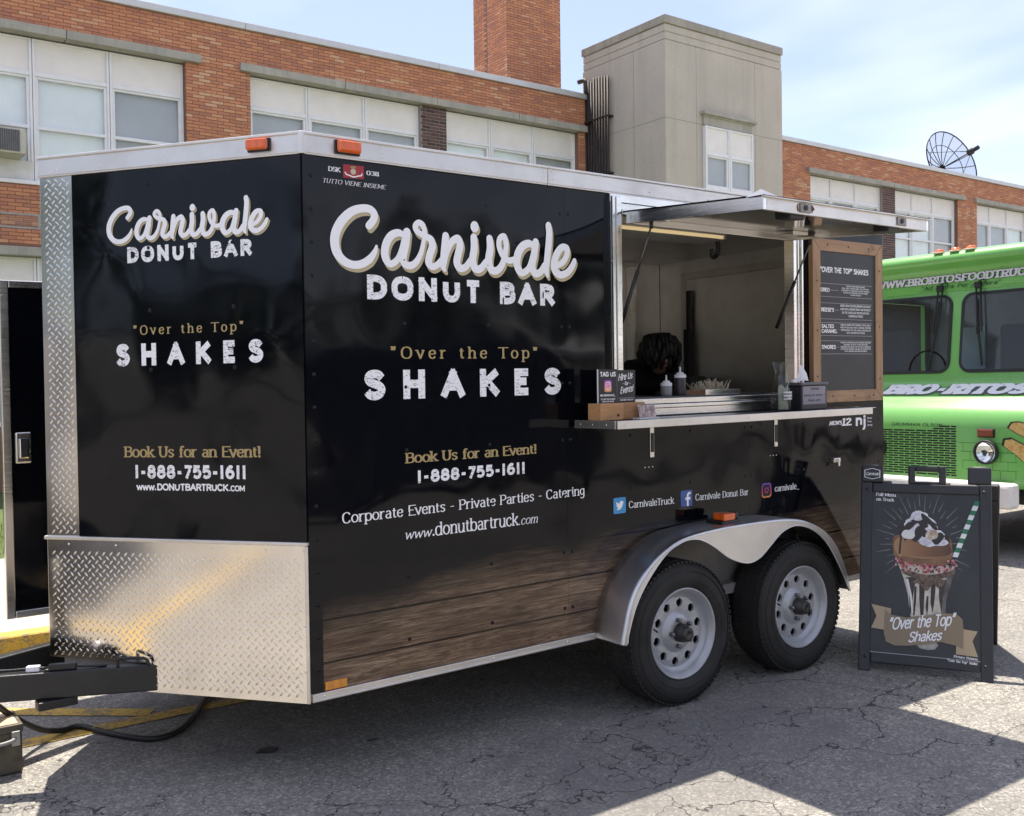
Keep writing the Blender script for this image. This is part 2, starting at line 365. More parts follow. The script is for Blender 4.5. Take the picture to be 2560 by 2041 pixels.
def m_paint(name, c):
    t = NT(name); v = t.obj(); vo = t.n('TexVoronoi'); t.put(vo.inputs['Vector'], v); vo.inputs['Scale'].default_value = 95
    st = t.sep(vo.outputs['Color'])[0]
    wear = t.ramp(t.math('ADD', t.noise(v, 9, 6, .7), t.math('MULTIPLY', st, .22)), (.56, 0), (.74, 1))
    return t.set(col=t.mix(t.math('MULTIPLY', wear, .75), t.mix(t.math('MULTIPLY', st, .3), c, tuple(x*.6 for x in c)), (.13, .125, .115)), rough=.75, normal=t.bump(st, .4, .003))
def m_concrete(name, c, stain=.35, sc=1.):
    t = NT(name); v = t.obj(); a = t.noise(v, 1.3*sc, 7, .65); b = t.noise(t.obj(scale=(6, 6, .35)), 1.1*sc, 5, .6); f = t.noise(v, 45*sc, 4, .7)
    col = t.mix(t.ramp(a, (.35, 0), (.7, stain)), c, tuple(x*.62 for x in c))
    col = t.mix(t.ramp(b, (.48, 0), (.78, stain)), col, tuple(x*.55 for x in c))
    col = t.mix(t.ramp(f, (.35, .18), (.6, 0)), col, tuple(x*.5 for x in c))
    return t.set(col=col, rough=.86, normal=t.bump(f, .35, .004))
ASPH = m_asphalt(); YEL = m_paint('yellow_road_paint', (.62, .40, .07)); YELK = m_paint('yellow_kerb_paint', (.66, .40, .05))
CONC = m_concrete('pavement_concrete', (.42, .395, .345), .25)
def sheet(name, x0, x1, y0, y1, z, m):
    o = MB().quad((x0,y0,z),(x1,y0,z),(x1,y1,z),(x0,y1,z)).build(name, m); o['kind'] = 'structure'; return o
sheet('ground', -300, 300, -300, 300, 0, ASPH)
KY = 2.86
kb = MB().box(-30, 45, KY, KY+.15, -.1, .11).build('kerb', YELK, bevel=.02, seg=3); kb['kind'] = 'structure'
sw = MB().box(-30, 45, KY+.155, 5.9, -.1, .105).build('pavement', CONC); sw['kind'] = 'structure'
def m_grass():
    t = NT('lawn_soil'); v = t.obj(); return t.set(col=t.ramp(t.noise(v, 3, 6, .7), (.3, (.05, .075, .02)), (.7, (.10, .14, .035))), rough=.95, normal=t.bump(t.noise(v, 60, 3), .6, .02))
sheet('lawn', -30, 45, 5.9, 12.4, .1, m_grass())
def strip(name, p, q, w, lab):
    p, q = Vector(p), Vector(q); d = (q-p).normalized(); nrm = Vector((-d.y, d.x))*w/2; mb = MB()
    n = max(2, int((q-p).length/.12)); random.seed(hash(name) % 99)
    L = [p+(q-p)*i/n for i in range(n+1)]
    for i in range(n):
        a, b = L[i], L[i+1]; j = lambda: 1+random.uniform(-.05, .05)
        mb.quad((a.x-nrm.x, a.y-nrm.y, .004), (b.x-nrm.x, b.y-nrm.y, .004), (b.x+nrm.x, b.y+nrm.y, .004), (a.x+nrm.x, a.y+nrm.y, .004))
    o = mb.build('road_marking', YEL); o['kind'] = 'structure'; return o
strip('m0', (-7, 1.25), (1.8, 1.235), .10, '')
for k in range(-4, 1):
    dx = k*1.6; strip('m%d' % k, (-.20+dx, 1.312), (-1.95+dx, 2.76), .10, '')
def blob(name, c, rx, ry, lab):   # oil drips with their own ragged outline
    random.seed(len(name)); P = [(c[0]+rx*math.cos(a*.5236)*random.uniform(.7, 1.1), c[1]+ry*math.sin(a*.5236)*random.uniform(.7, 1.1)) for a in range(12)]
    o = MB().add([(x, y, .004) for x, y in P], [tuple(range(12))]).build(name, mat('oil_stain', (.02, .019, .02), .45)); o['kind'] = 'structure'
for a_, b_ in (((-2.3, .58), (-2.93, .60)), ((-2.94, .64), (-3.35, .97)), ((-2.96, .60), (-5.7, -.52))): strip('r%g' % a_[0], a_, b_, .12, '')
blob('oil_stain', (.04, .515), .055, .038, ''); blob('oil_stain', (.435, .347), .03, .017, '')

# ------------------------------------------------------------------ school building
YF, TB = 12.35, .0064
def m_brick(name, ramp, sc=1):
    t = NT(name); g = t.n('NewGeometry'); oi = t.n('ObjectInfo'); v = t.obj()
    r = t.math('FRACT', t.math('ADD', g.outputs['Random Per Island'], oi.outputs['Random']))
    pos = t.n('VectorMath', operation='SCALE'); t.put(pos.inputs[0], g.outputs['Position']); pos.inputs['Scale'].default_value = 1
    zone = t.noise(pos.outputs[0], .55, 3)
    r = t.math('ADD', r, t.math('MULTIPLY', t.math('SUBTRACT', zone, .5), .9), clamp=True)
    col = t.ramp(r, *ramp); f = t.noise(pos.outputs[0], 38, 5, .7)
    col = t.mix(t.ramp(f, (.3, .35), (.62, 0)), col, (.2, .095, .06))
    return t.set(col=col, rough=.85, normal=t.bump(f, .5, .004))
BRICK = m_brick('orange_brick', ((0, (.44, .19, .12)), (.35, (.53, .222, .122)), (.6, (.59, .25, .13)), (.85, (.63, .285, .145)), (1, (.68, .41, .25))))
DBRICK = m_brick('dark_brick', ((0, (.045, .034, .036)), (.5, (.085, .055, .05)), (.85, (.13, .075, .062)), (1, (.17, .10, .08))))
MORT = m_concrete('brick_mortar', (.26, .13, .09), .25, 3); MORTL = m_concrete('pale_mortar', (.36, .30, .28), .3, 3)
LIME = m_concrete('lintel_stone', (.46, .43, .37), .7, 1.4); TOWERC = m_concrete('tower_concrete', (.56, .50, .425), .42, .55)
COPE = mat('coping_metal', (.60, .59, .58), .42, .35, .08, 2)
WFR = mat('window_frame_white', (.80, .79, .80), .4, 0, .05); PANEL = mat('window_infill_panel', (.82, .77, .73), .6, 0, .05, 3)
BLIND_L = mat('blind_with_sky_glare', (.88, .90, .90), .7, 0, .06, 2); BLIND_D = mat('dark_screen', (.46, .46, .48), .7, 0, .08, 2)  # pale blind tone also carries the sky reflection of the lighter panes
def m_glass(name, tint=(.97, .985, .985), rough=.02):
    t = NT(name); tr = t.n('BsdfTransparent'); gl = t.n('BsdfGlossy'); lw = t.n('LayerWeight'); mx = t.n('MixShader'); fr = t.math('ADD', t.math('MULTIPLY', t.math('POWER', lw.outputs['Facing'], 4.5), .9), .045)
    tr.inputs[0].default_value = (*tint, 1); gl.inputs['Roughness'].default_value = rough
    t.t.links.new(fr, mx.inputs[0]); t.t.links.new(tr.outputs[0], mx.inputs[1]); t.t.links.new(gl.outputs[0], mx.inputs[2]); t.t.links.new(mx.outputs[0], t.out.inputs[0])
    t.t.nodes.remove(t.b); return t.m
GLASS = m_glass('window_glass')
bld = thing('school_building', 'long orange brick school building with concrete stair tower behind the black trailer', 'building', (12, YF, 0))
def B(mb, name, m, parent=bld, **k): return mb.build(name, m, parent, shear=TB, **k)
WX = [(-3.9, -2.8, -1.72, -.62, .40), (.40, 1.48, 2.56, 3.69), (4.76, 5.83, 6.93, 8.05), (8.61, 9.68, 10.74, 11.84), (19.54, 20.55, 21.61, 22.72), (23.32, 24.3, 25.35, 26.51), (27.59, 28.55, 29.6, 30.7), (31.3, 32.3, 33.3, 34.4)]
LINT = [(-4.1, 3.93), (4.57, 12.149), (19.40, 26.85), (27.42, 34.6)]
PIER = [(8.05, 8.61), (22.72, 23.32), (30.7, 31.3)]
opens = [(-3.9, 3.69), (4.76, 11.84), (19.54, 26.51), (27.59, 34.4)]
ZL0, ZL1, ZS, ZTOP = 6.71, 6.84, 4.53, 7.40
# solid wall behind the bricks, cut round the window bands
wl = MB(); rects = []
for (xa, xb) in ((-14, 12.15), (15.63, 45)):
    ops = [o for o in opens if xa < o[0] < xb]
    cur = xa
    for o0, o1 in ops:
        rects += [(cur, o0, 0, ZTOP), (o0, o1, ZL1, ZTOP), (o0, o1, 3.62, ZS), (o0, o1, 0, 1.0)]; cur = o1
    rects.append((cur, xb, 0, ZTOP))
for x0, x1, z0, z1 in rects: wl.box(x0, x1, YF, YF+.32, z0, z1)
wall = B(wl, 'wall', MORT)
piers = [B(MB().box(x0, x1, YF+.02, YF+.32, ZS, ZL0), 'pier', MORTL) for x0, x1 in PIER]; pier = piers[0]
def lay(rect, course, length, joint, y, out, depth=.012):
    x0, x1, z0, z1 = rect; k0 = math.ceil((z0+.001)/course-.02)
    k = k0
    while (k+1)*course <= z1+.004:
        off = (k % 2)*length/2; i = math.floor((x0-off)/length)
        while True:
            a = max(x0, i*length+off); b = min(x1, (i+1)*length+off-joint); i += 1
            if a >= x1-.01: break
            if b-a > .03: out.append((a, b, k*course, (k+1)*course-joint, y))
        k += 1
bl = []; zb1, zb2 = 129*.0532, 85*.0532
for (xa, xb) in ((-6, 12.15), (15.63, 36)):
    ops = [o for o in opens if xa-9 < o[0] < xb]
    lay((xa, xb, ZL1, ZTOP), .0532, .2, .006, YF, bl); lay((xa, xb, 3.62, zb2+.002), .0532, .2, .006, YF, bl)
    cur = xa
    for o0, o1 in ops+[(xb, xb)]:
        if o0 > cur+.05: lay((cur, o0, zb2, zb1+.002), .0532, .2, .006, YF, bl); lay((cur, o0, 2.4, 3.62), .0532, .2, .006, YF, bl)
        cur = max(cur, o1)
cam_o = scene.camera; MI = cam_o.matrix_world.inverted()
def px(p):
    q = MI @ Vector(p); return (1280-FPX*q.x/q.z, 1020.5+FPX*q.y/q.z, -q.z)
cand = []
for i, b in enumerate(bl):
    X, Yp, D = px((b[0], b[4], b[2]+TB*b[0]))
    if b[1]-b[0] > .19 and 0 < X < 2560 and -10 < Yp and (Yp < 335 or X < 105): cand.append((D, i))
cand.sort(); pick = {i for _, i in cand[:300]}
def brick_verts(x0, x1, z0, z1, y, d):
    return [(x0,y+.01,z0),(x1,y+.01,z0),(x1,y+.01,z1),(x0,y+.01,z1),(x0+.002,y-d,z0+.002),(x1-.002,y-d,z0+.002),(x1-.002,y-d,z1-.002),(x0+.002,y-d,z1-.002)]
BF = [(4,5,6,7),(0,1,5,4),(1,2,6,5),(2,3,7,6),(3,0,4,7)]
proto = MB().add(brick_verts(0, .194, 0, .0472, 0, .006), BF).build('brick', BRICK, wall, local=True); first = True
rest = MB(); random.seed(3)
for i, b in enumerate(bl):
    if i in pick:
        o = proto if first else proto.copy()
        if not first: COL.objects.link(o)
        first = False; o.parent = wall
        o.location = (b[0]-12, b[4]-YF+random.uniform(-.0025, .002), b[2]+TB*b[0])
    else: rest.add(brick_verts(*b, random.uniform(.004, .009)), BF)
o = B(rest, 'brick_courses', BRICK, wall, kind='stuff')
proto = MB().add(brick_verts(0, .181, 0, .052, 0, .007), BF).build('brick', DBRICK, pier, local=True); first = True
for (x0, x1), pier in zip(PIER, piers):
    db = []; lay((x0+.004, x1-.004, 4.6, ZL0), .061, .19, .009, YF+.02, db); rest = MB()
    for b in db:
        if b[1]-b[0] > .175 and b[0] < 10:
            o = proto if first else proto.copy()
            if not first: COL.objects.link(o)
            first = False; o.parent = pier; o.location = (b[0]-12, b[4]-YF+random.uniform(-.003, .002), b[2]+TB*b[0])
        else: rest.add(brick_verts(*b, random.uniform(.004, .008)), BF)
    B(rest, 'brick_courses', DBRICK, pier, kind='stuff')
# stone lintel bands in lengths, metal coping in lengths
for x0, x1 in LINT:
    n = max(1, round((x1-x0)/1.9)); st = (x1-x0)/n
    for k in range(n): B(MB().box(x0+k*st+.004, x0+(k+1)*st-.004, YF-.09, YF+.2, ZL0, ZL1), 'lintel', LIME, bevel=.012)
for x0, x1 in ((-4.1, 3.93), (4.57, 12.149)):
    B(MB().box(x0, x1, YF-.07, YF+.2, 3.49, 3.62), 'lintel', LIME, bevel=.01)
for x0, x1, n in ((-14, 12.149, 7), (15.63, 45, 8)):
    st = (x1-x0)/n
    for k in range(n):
        B(MB().box(x0+k*st+.003, x0+(k+1)*st-.003, YF-.06, YF+.5, ZTOP, ZTOP+.115), 'coping', COPE, bevel=.01)
B(MB().box(-14, 45, YF+.5, YF+14, 7.2, 7.3), 'roof', m_concrete('flat_roof', (.3, .3, .3)))
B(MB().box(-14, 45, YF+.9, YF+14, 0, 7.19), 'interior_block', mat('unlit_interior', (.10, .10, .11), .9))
def window(x0, x1, z0, z1, y, zp, zr, dark, parent=bld, lower=True, blind=1., stile=.035):
    """one light: infill panel on top, upper sash, lower sash"""
    f = MB(); a = stile
    f.box(x0, x0+a, y, y+.09, z0, z1); f.box(x1-a, x1, y, y+.09, z0, z1)
    f.box(x0+a, x1-a, y+.004, y+.085, z1-.03, z1); f.box(x0+a, x1-a, y+.004, y+.085, z0, z0+.07); f.box(x0+a, x1-a, y+.004, y+.085, zp-.065, zp)
    f.box(x0+a, x1-a, y+.012, y+.08, zr-.025, zr+.025)
    f.box(x0+a, x0+a+.04, y+.02, y+.075, z0+.07, zp-.065); f.box(x1-a-.04, x1-a, y+.02, y+.075, z0+.07, zp-.065)
    f.box(x0+a+.04, x1-a-.04, y+.022, y+.073, zp-.1, zp-.065)
    w = B(f, 'window', WFR, parent, bevel=.004, seg=1)
    B(MB().box(x0+a-.004, x1-a+.004, y+.035, y+.05, zp+.0, z1-.03), 'infill_panel', PANEL, w)
    B(MB().box(x0+a+.036, x1-a-.036, y+.055, y+.059, z0+.066, zr-.021), 'pane', GLASS, w)
    B(MB().box(x0+a+.036, x1-a-.036, y+.045, y+.049, zr+.021, zp-.096), 'pane', GLASS, w)
    zb = z0+.07+(zp-z0)*(1-blind)
    B(MB().box(x0+a+.02, x1-a-.02, y+.10, y+.106, max(zb, z0), zp), 'blind', BLIND_D if dark else BLIND_L, w)
    return w
yw = YF+.10
DK = {0: (1, 0, 1, 0), 1: (0, 0, 1), 2: (1, 1, 1), 3: (0, 0, 1), 4: (0, 1, 0), 5: (0, 0, 1), 6: (1, 1, 0), 7: (1, 0, 1)}
for gi, xs in enumerate(WX):
    for k in range(len(xs)-1):
        window(xs[k]+.004, xs[k+1]-.004, ZS+.06, ZL0-.02, yw, 6.21, 5.40, DK[gi][k], blind=.84 if (gi, k) == (1, 1) else 1.)
for gi, xs in ((0, WX[0]), (1, WX[1]), (2, WX[2]), (3, WX[3])):
    for k in range(len(xs)-1): window(xs[k]+.004, xs[k+1]-.004, 1.02, 3.485, yw, 2.75, 1.95, (gi+k) % 2)
for o0, o1 in opens: B(MB().box(o0+.002, o1-.002, YF-.03, YF+.13, ZS-.0, ZS+.058), 'sill', WFR, bevel=.006)
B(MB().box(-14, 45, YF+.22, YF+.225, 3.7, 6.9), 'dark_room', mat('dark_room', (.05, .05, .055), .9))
# louvred vent low on the left
vt = B(MB().box(.78, 1.52, YF-.012, YF+.05, 3.885, 3.91).box(.78, 1.52, YF-.012, YF+.05, 4.08, 4.105).box(1.49, 1.52, YF-.012, YF+.05, 3.91, 4.08).box(.78, .81, YF-.012, YF+.05, 3.91, 4.08), 'vent_grille', mat('vent_metal', (.34, .33, .31), .5, .6))
B(MB().box(.81, 1.49, YF+.0105, YF+.012, 3.91, 4.08), 'vent_back', mat('vent_dark', (.03, .03, .03), .8), vt)
for k in range(6): B(MB().obox((1.15, YF-.003, 3.925+k*.028), (.34, 0, 0), (0, .008, -.005), (0, .001, .0018)), 'slat', MATS['vent_metal'], vt)
# stair tower
TX0, TX1, TY = 12.15, 15.635, 10.13
tw = B(MB().box(TX0, TX1, TY, 12.55, 0, 8.05), 'tower', TOWERC, bevel=.02)
for z0, z1, e in ((8.062, 8.20, -.012), (8.212, 8.35, -.012), (8.362, 8.52, .015)):
    B(MB().box(TX0-e, TX1+e, TY-e, 12.55+e, z0, z1), 'cornice_band', TOWERC if e < 0 else m_concrete('cornice_stone', (.42, .38, .32), .6) if 'cs' not in MATS else MATS['cs'], tw, bevel=.012)
B(MB().box(TX0+.03, TX1-.03, TY+.03, 12.5, 8.04, 8.37), 'cornice_core', TOWERC, tw)
jm = mat('joint_line', (.17, .16, .14), .9)
B(MB().box(TX0-.0015, TX1+.0015, TY-.0015, 12.5, 6.555, 6.562), 'panel_joint', jm, tw)
for xj in (13.0, 14.75): B(MB().box(xj, xj+.006, TY-.0012, TY+.01, 3, 8.05), 'panel_joint', jm, tw)
B(MB().box(TX0-.0012, TX0+.01, 11.0, 11.006, 3, 8.05), 'panel_joint', jm, tw)
rv = MB().box(13.165, 14.60, TY-.004, TY-.001, 5.26, 6.54); B(rv, 'window_recess', BLIND_D, tw)
for x0, x1 in ((13.17, 13.875), (13.885, 14.595)):
    window(x0, x1, 5.27, 6.53, TY-.115+.03, 6.02, 5.35, 1, parent=tw)
hood = B(MB().box(13.165, 14.60, TY-.05, TY+.05, 6.545, 6.74), 'window_hood', LIME, tw, bevel=.01)
B(MB().box(13.1, 14.68, TY-.13, TY+.05, 6.742, 6.80).box(13.13, 14.65, TY-.09, TY+.05, 6.715, 6.741), 'hood_cap', LIME, hood, bevel=.012)
CONDUIT = mat('rusty_conduit', (.03, .02, .018), .6, 0, .35, 5)
random.seed(5)
for k in range(9):
    yy = 11.66+k*.085; top = 7.70+random.uniform(-.03, .05)+.01*k
    B(MB().tube([(12.05, yy, 3.2), (12.05, yy, 5.6), (12.05, yy, top)], .026, 8), 'conduit', CONDUIT)
B(MB().tube([(12.03, 12.30, 7.5), (12.03, 12.30, 7.75), (12.02, 12.34, 7.80), (12.0, 12.5, 7.80)], .05, 10), 'vent_pipe', CONDUIT)
for zz in (5.75, 6.9): B(MB().box(12.0, 12.15, 11.6, 12.34, zz, zz+.03), 'conduit_clamp', CONDUIT)
# chimney behind the parapet
CX0, CX1, CY0, CY1 = 10.52, 11.93, 13.0, 14.2
ch = B(MB().box(CX0, CX1, CY0, CY1, 7.0, 11.2), 'chimney', MORT)
cb = []; lay((CX0+.003, CX1-.003, 7.3, 11.2), .0532, .2, .006, CY0, cb)
rb = MB()
for b in cb: rb.add(brick_verts(*b, random.uniform(.004, .009)), BF)
sb = []; lay((CY0, CY1, 7.3, 11.2), .0532, .2, .006, 0, sb)
for a, b, z0, z1, _ in sb:
    if a < 13.72 < b: b = 13.70 if 13.70-a > .03 else b
    d = random.uniform(.004, .009)
    rb.add([(CX0+.01,b,z0),(CX0+.01,a,z0),(CX0+.01,a,z1),(CX0+.01,b,z1),(CX0-d,b-.002,z0+.002),(CX0-d,a+.002,z0+.002),(CX0-d,a+.002,z1-.002),(CX0-d,b-.002,z1-.002)], BF)
B(rb, 'brick_courses', BRICK, ch, kind='stuff')
B(MB().box(CX0-.011, CX0+.01, 13.70, 13.715, 7.3, 11.2), 'expansion_joint', jm, ch)

# window air conditioner at the far left
ac = thing('air_conditioner', 'beige window air conditioner in the white window above the open trailer door', 'air conditioner', (1.0, YF, 4.85))
ACM = mat('ac_beige', (.50, .47, .38), .5, 0, .12)
MB().box(.52, 1.30, YF-.32, YF+.13, 4.90, 5.26).build('case', ACM, ac, bevel=.015)
MB().box(.55, 1.22, YF-.326, YF-.321, 4.93, 5.23).build('coil_panel', mat('ac_coil', (.12, .12, .12), .6, .5), ac)
for k in range(24):
    x = .56+k*.028; MB().box(x, x+.006, YF-.334, YF-.3265, 4.93, 5.23).build('fin', mat('ac_fin', (.26, .25, .24), .5, .5), ac)
MB().box(.42, 1.46, YF+.085, YF+.099, 4.62, 4.895).build('support_board', mat('ac_board', (.64, .63, .60), .6), ac)

# satellite dish on the right-hand roof
dsh = thing('satellite_dish', 'large black mesh satellite dish on the flat school roof', 'satellite dish', (29.9, 14.6, 7.49))
DM = mat('dish_black', (.018, .018, .02), .5, .3)
def dish():
    ax = Vector((-.17, -.95, .27)).normalized(); c = Vector((29.64, 14.6, 8.62)); U = ax.cross(Vector((0, 0, 1))).normalized(); V = U.cross(ax)
    Rd, dp = 1.12, .36
    P = lambda r, a: c+U*(r*math.cos(a))+V*(r*math.sin(a))+ax*(dp*(r/Rd)**2)
    mb = MB(); nr, na = 6, 32
    vs = [P(Rd*i/nr, 2*math.pi*k/na) for i in range(1, nr+1) for k in range(na)]
    fs = [(i*na+k, i*na+(k+1) % na, (i+1)*na+(k+1) % na, (i+1)*na+k) for i in range(nr-1) for k in range(na)]
    mb.add(vs, fs, True)
    t = NT('dish_mesh'); tr = t.n('BsdfTransparent'); mx = t.n('MixShader'); mx.inputs[0].default_value = .34
    t.set(col=(.16, .165, .18), rough=.5)
    t.t.links.new(tr.outputs[0], mx.inputs[1]); t.t.links.new(t.b.outputs[0], mx.inputs[2]); t.t.links.new(mx.outputs[0], t.out.inputs[0])
    mb.build('reflector_mesh', t.m, dsh)
    for k in range(16): MB().tube([P(Rd*j/6, k*math.pi/8) for j in range(7)], .014, 5).build('rib', DM, dsh)
    for rr, th in ((1, .022), (.66, .012)): MB().tube([P(Rd*rr, 2*math.pi*k/40) for k in range(41)], th, 5, cap=False).build('ring', DM, dsh)
    f = c+ax*1.15
    MB().tube([c, f], .02, 6).build('feed_arm', DM, dsh)
    for a in (.4, 2.5, 4.6): MB().tube([P(Rd*.8, a), f], .009, 5).build('feed_strut', DM, dsh)
    MB().tube([f-ax*.12, f+ax*.02, f+ax*.03, f+ax*.26], [.11, .11, .07, .07], 12).build('feed_horn', DM, dsh)
    MB().tube([c-ax*.02, c-ax*.15], .12, 10).build('hub', DM, dsh)
    MB().tube([c-ax*.1, Vector((c.x-.05, c.y+.1, 7.49))], .05, 8).build('mast', DM, dsh)
dish()

# ------------------------------------------------------------------ food trailer
TAU = .0097
LOGO = [
  [(0.2715,2.1128,0.0301),(0.2915,2.1374,0.0302),(0.2947,2.1603,0.0303),(0.2733,2.1768,0.0301),(0.2329,2.1742,0.0308),(0.1928,2.1565,0.0336),(0.1554,2.1203,0.0363),(0.1322,2.0786,0.037),(0.1263,2.0406,0.037),(0.135,2.0035,0.0361),(0.1605,1.9743,0.0333),(0.197,1.9607,0.0305),(0.2343,1.9641,0.0308),(0.2697,1.9838,0.0301),(0.2936,2.0131,0.0219),(0.3028,2.0369,0.0115)],
  [(0.4263,2.0877,0.0216),(0.3987,2.0951,0.0289),(0.3677,2.0821,0.0319),(0.346,2.0504,0.0338),(0.338,2.011,0.0338),(0.3491,1.98,0.0307),(0.3685,1.9728,0.0266),(0.3952,1.9924,0.0257),(0.4144,2.0279,0.0269),(0.4283,2.0731,0.027)],
  [(0.4385,2.1009,0.0336),(0.4313,2.0511,0.0335),(0.4196,2.0011,0.0323),(0.4265,1.9759,0.0291),(0.4533,1.9704,0.0293),(0.4794,1.9872,0.0262),(0.5003,2.0207,0.022),(0.5109,2.0563,0.0198),(0.5198,2.0968,0.0199),(0.5122,2.1312,0.0243),(0.4926,2.1416,0.0241),(0.4762,2.126,0.024),(0.4862,2.1054,0.0241),(0.5162,2.0916,0.0254),(0.5464,2.0797,0.03),(0.5542,2.0541,0.0334),(0.5418,2.0182,0.0333),(0.5354,1.9878,0.0322),(0.5522,1.9716,0.0278),(0.576,1.9799,0.0269),(0.5985,2.0014,0.0259)],
  [(0.6182,2.0988,0.0317),(0.6133,2.0579,0.0339),(0.6071,2.012,0.0316),(0.604,1.9764,0.0282),(0.6116,1.9615,0.0169)],
  [(0.6076,1.9765,0.0203),(0.6218,2.028,0.0226),(0.6437,2.0726,0.0285),(0.6745,2.0915,0.0321),(0.687,2.0678,0.0334),(0.6777,2.0314,0.0333),(0.6698,1.9951,0.0332),(0.6847,1.9724,0.031),(0.7126,1.979,0.0289),(0.7392,2.0093,0.0268)],
  [(0.7552,2.1023,0.0327),(0.7563,2.0568,0.0351),(0.748,2.0098,0.035),(0.7593,1.9752,0.0328),(0.7877,1.9766,0.0306),(0.8149,2.0057,0.0273)],
  [(0.8344,2.1026,0.0322),(0.8369,2.0619,0.0358),(0.8284,2.0143,0.0357),(0.8387,1.9761,0.0334),(0.8676,1.9713,0.0312),(0.896,1.997,0.029),(0.9125,2.0402,0.0267),(0.9185,2.083,0.0267),(0.9092,2.1162,0.0267),(0.8862,2.1061,0.0253),(0.8817,2.0753,0.0253),(0.8981,2.0394,0.0254),(0.9305,2.0174,0.0268),(0.9671,2.0248,0.0271)],
  [(1.0675,2.0873,0.0252),(1.0389,2.0957,0.0325),(1.0062,2.0823,0.036),(0.9815,2.0497,0.0383),(0.9741,2.0065,0.037),(0.9896,1.9731,0.0334),(1.0111,1.9709,0.0286),(1.0406,1.9939,0.0288),(1.0598,2.0382,0.0302),(1.0729,2.0822,0.0315)],
  [(1.0767,2.1041,0.0341),(1.0668,2.0494,0.0365),(1.0558,2.0001,0.0364),(1.071,1.9695,0.0328),(1.1001,1.9774,0.0304),(1.1256,2.0092,0.0281)],
  [(1.148,2.1811,0.0321),(1.1516,2.1474,0.0334),(1.1465,2.0924,0.0346),(1.1386,2.0372,0.0333),(1.1322,1.9877,0.0319),(1.1402,1.9619,0.0166)],
  [(1.1845,2.0058,0.0259),(1.2247,2.0256,0.0287),(1.2497,2.0602,0.0302),(1.2487,2.089,0.0302),(1.2186,2.0888,0.0313),(1.1896,2.0539,0.0362),(1.1761,2.0119,0.0374),(1.1842,1.9837,0.0349),(1.2145,1.9698,0.0325),(1.2528,1.9838,0.0302),(1.2793,2.0118,0.0291),(1.2928,2.036,0.0239)],
]
NA, NH = .7011, .914; NL = math.hypot(NA, NH); TL = 3.65; TW = 2*NH
ZT, ZR, ZB, ZG = 2.4286, 2.3597, .3359, .9191
SP = Plane((0, 0, 0), (1, 0, 0), (0, 0, 1)); NP = Plane((-NA, NH, 0), (NA, -NH, 0), (0, 0, 1)); FP = Plane((0, TW, 0), (-NA, -NH, 0), (0, 0, 1))
def wavy(t, base=None):
    v = t.obj(); a = t.noise(v, 1.25, 1, .5, .4); b = t.noise(v, 3.4, 1, .5)
    return t.bump(t.math('ADD', a, t.math('MULTIPLY', b, .2)), .9, .032)
def m_wrap():
    t = NT('black_vinyl_wrap'); v = t.obj(); d = t.noise(v, 24, 5, .7)
    t.set(col=t.ramp(d, (.35, (.002, .0024, .0042)), (.75, (.004, .0045, .007))), rough=t.ramp(t.noise(v, 3, 4), (.3, .04), (.75, .11)), normal=wavy(t), spec=.27); return t.m
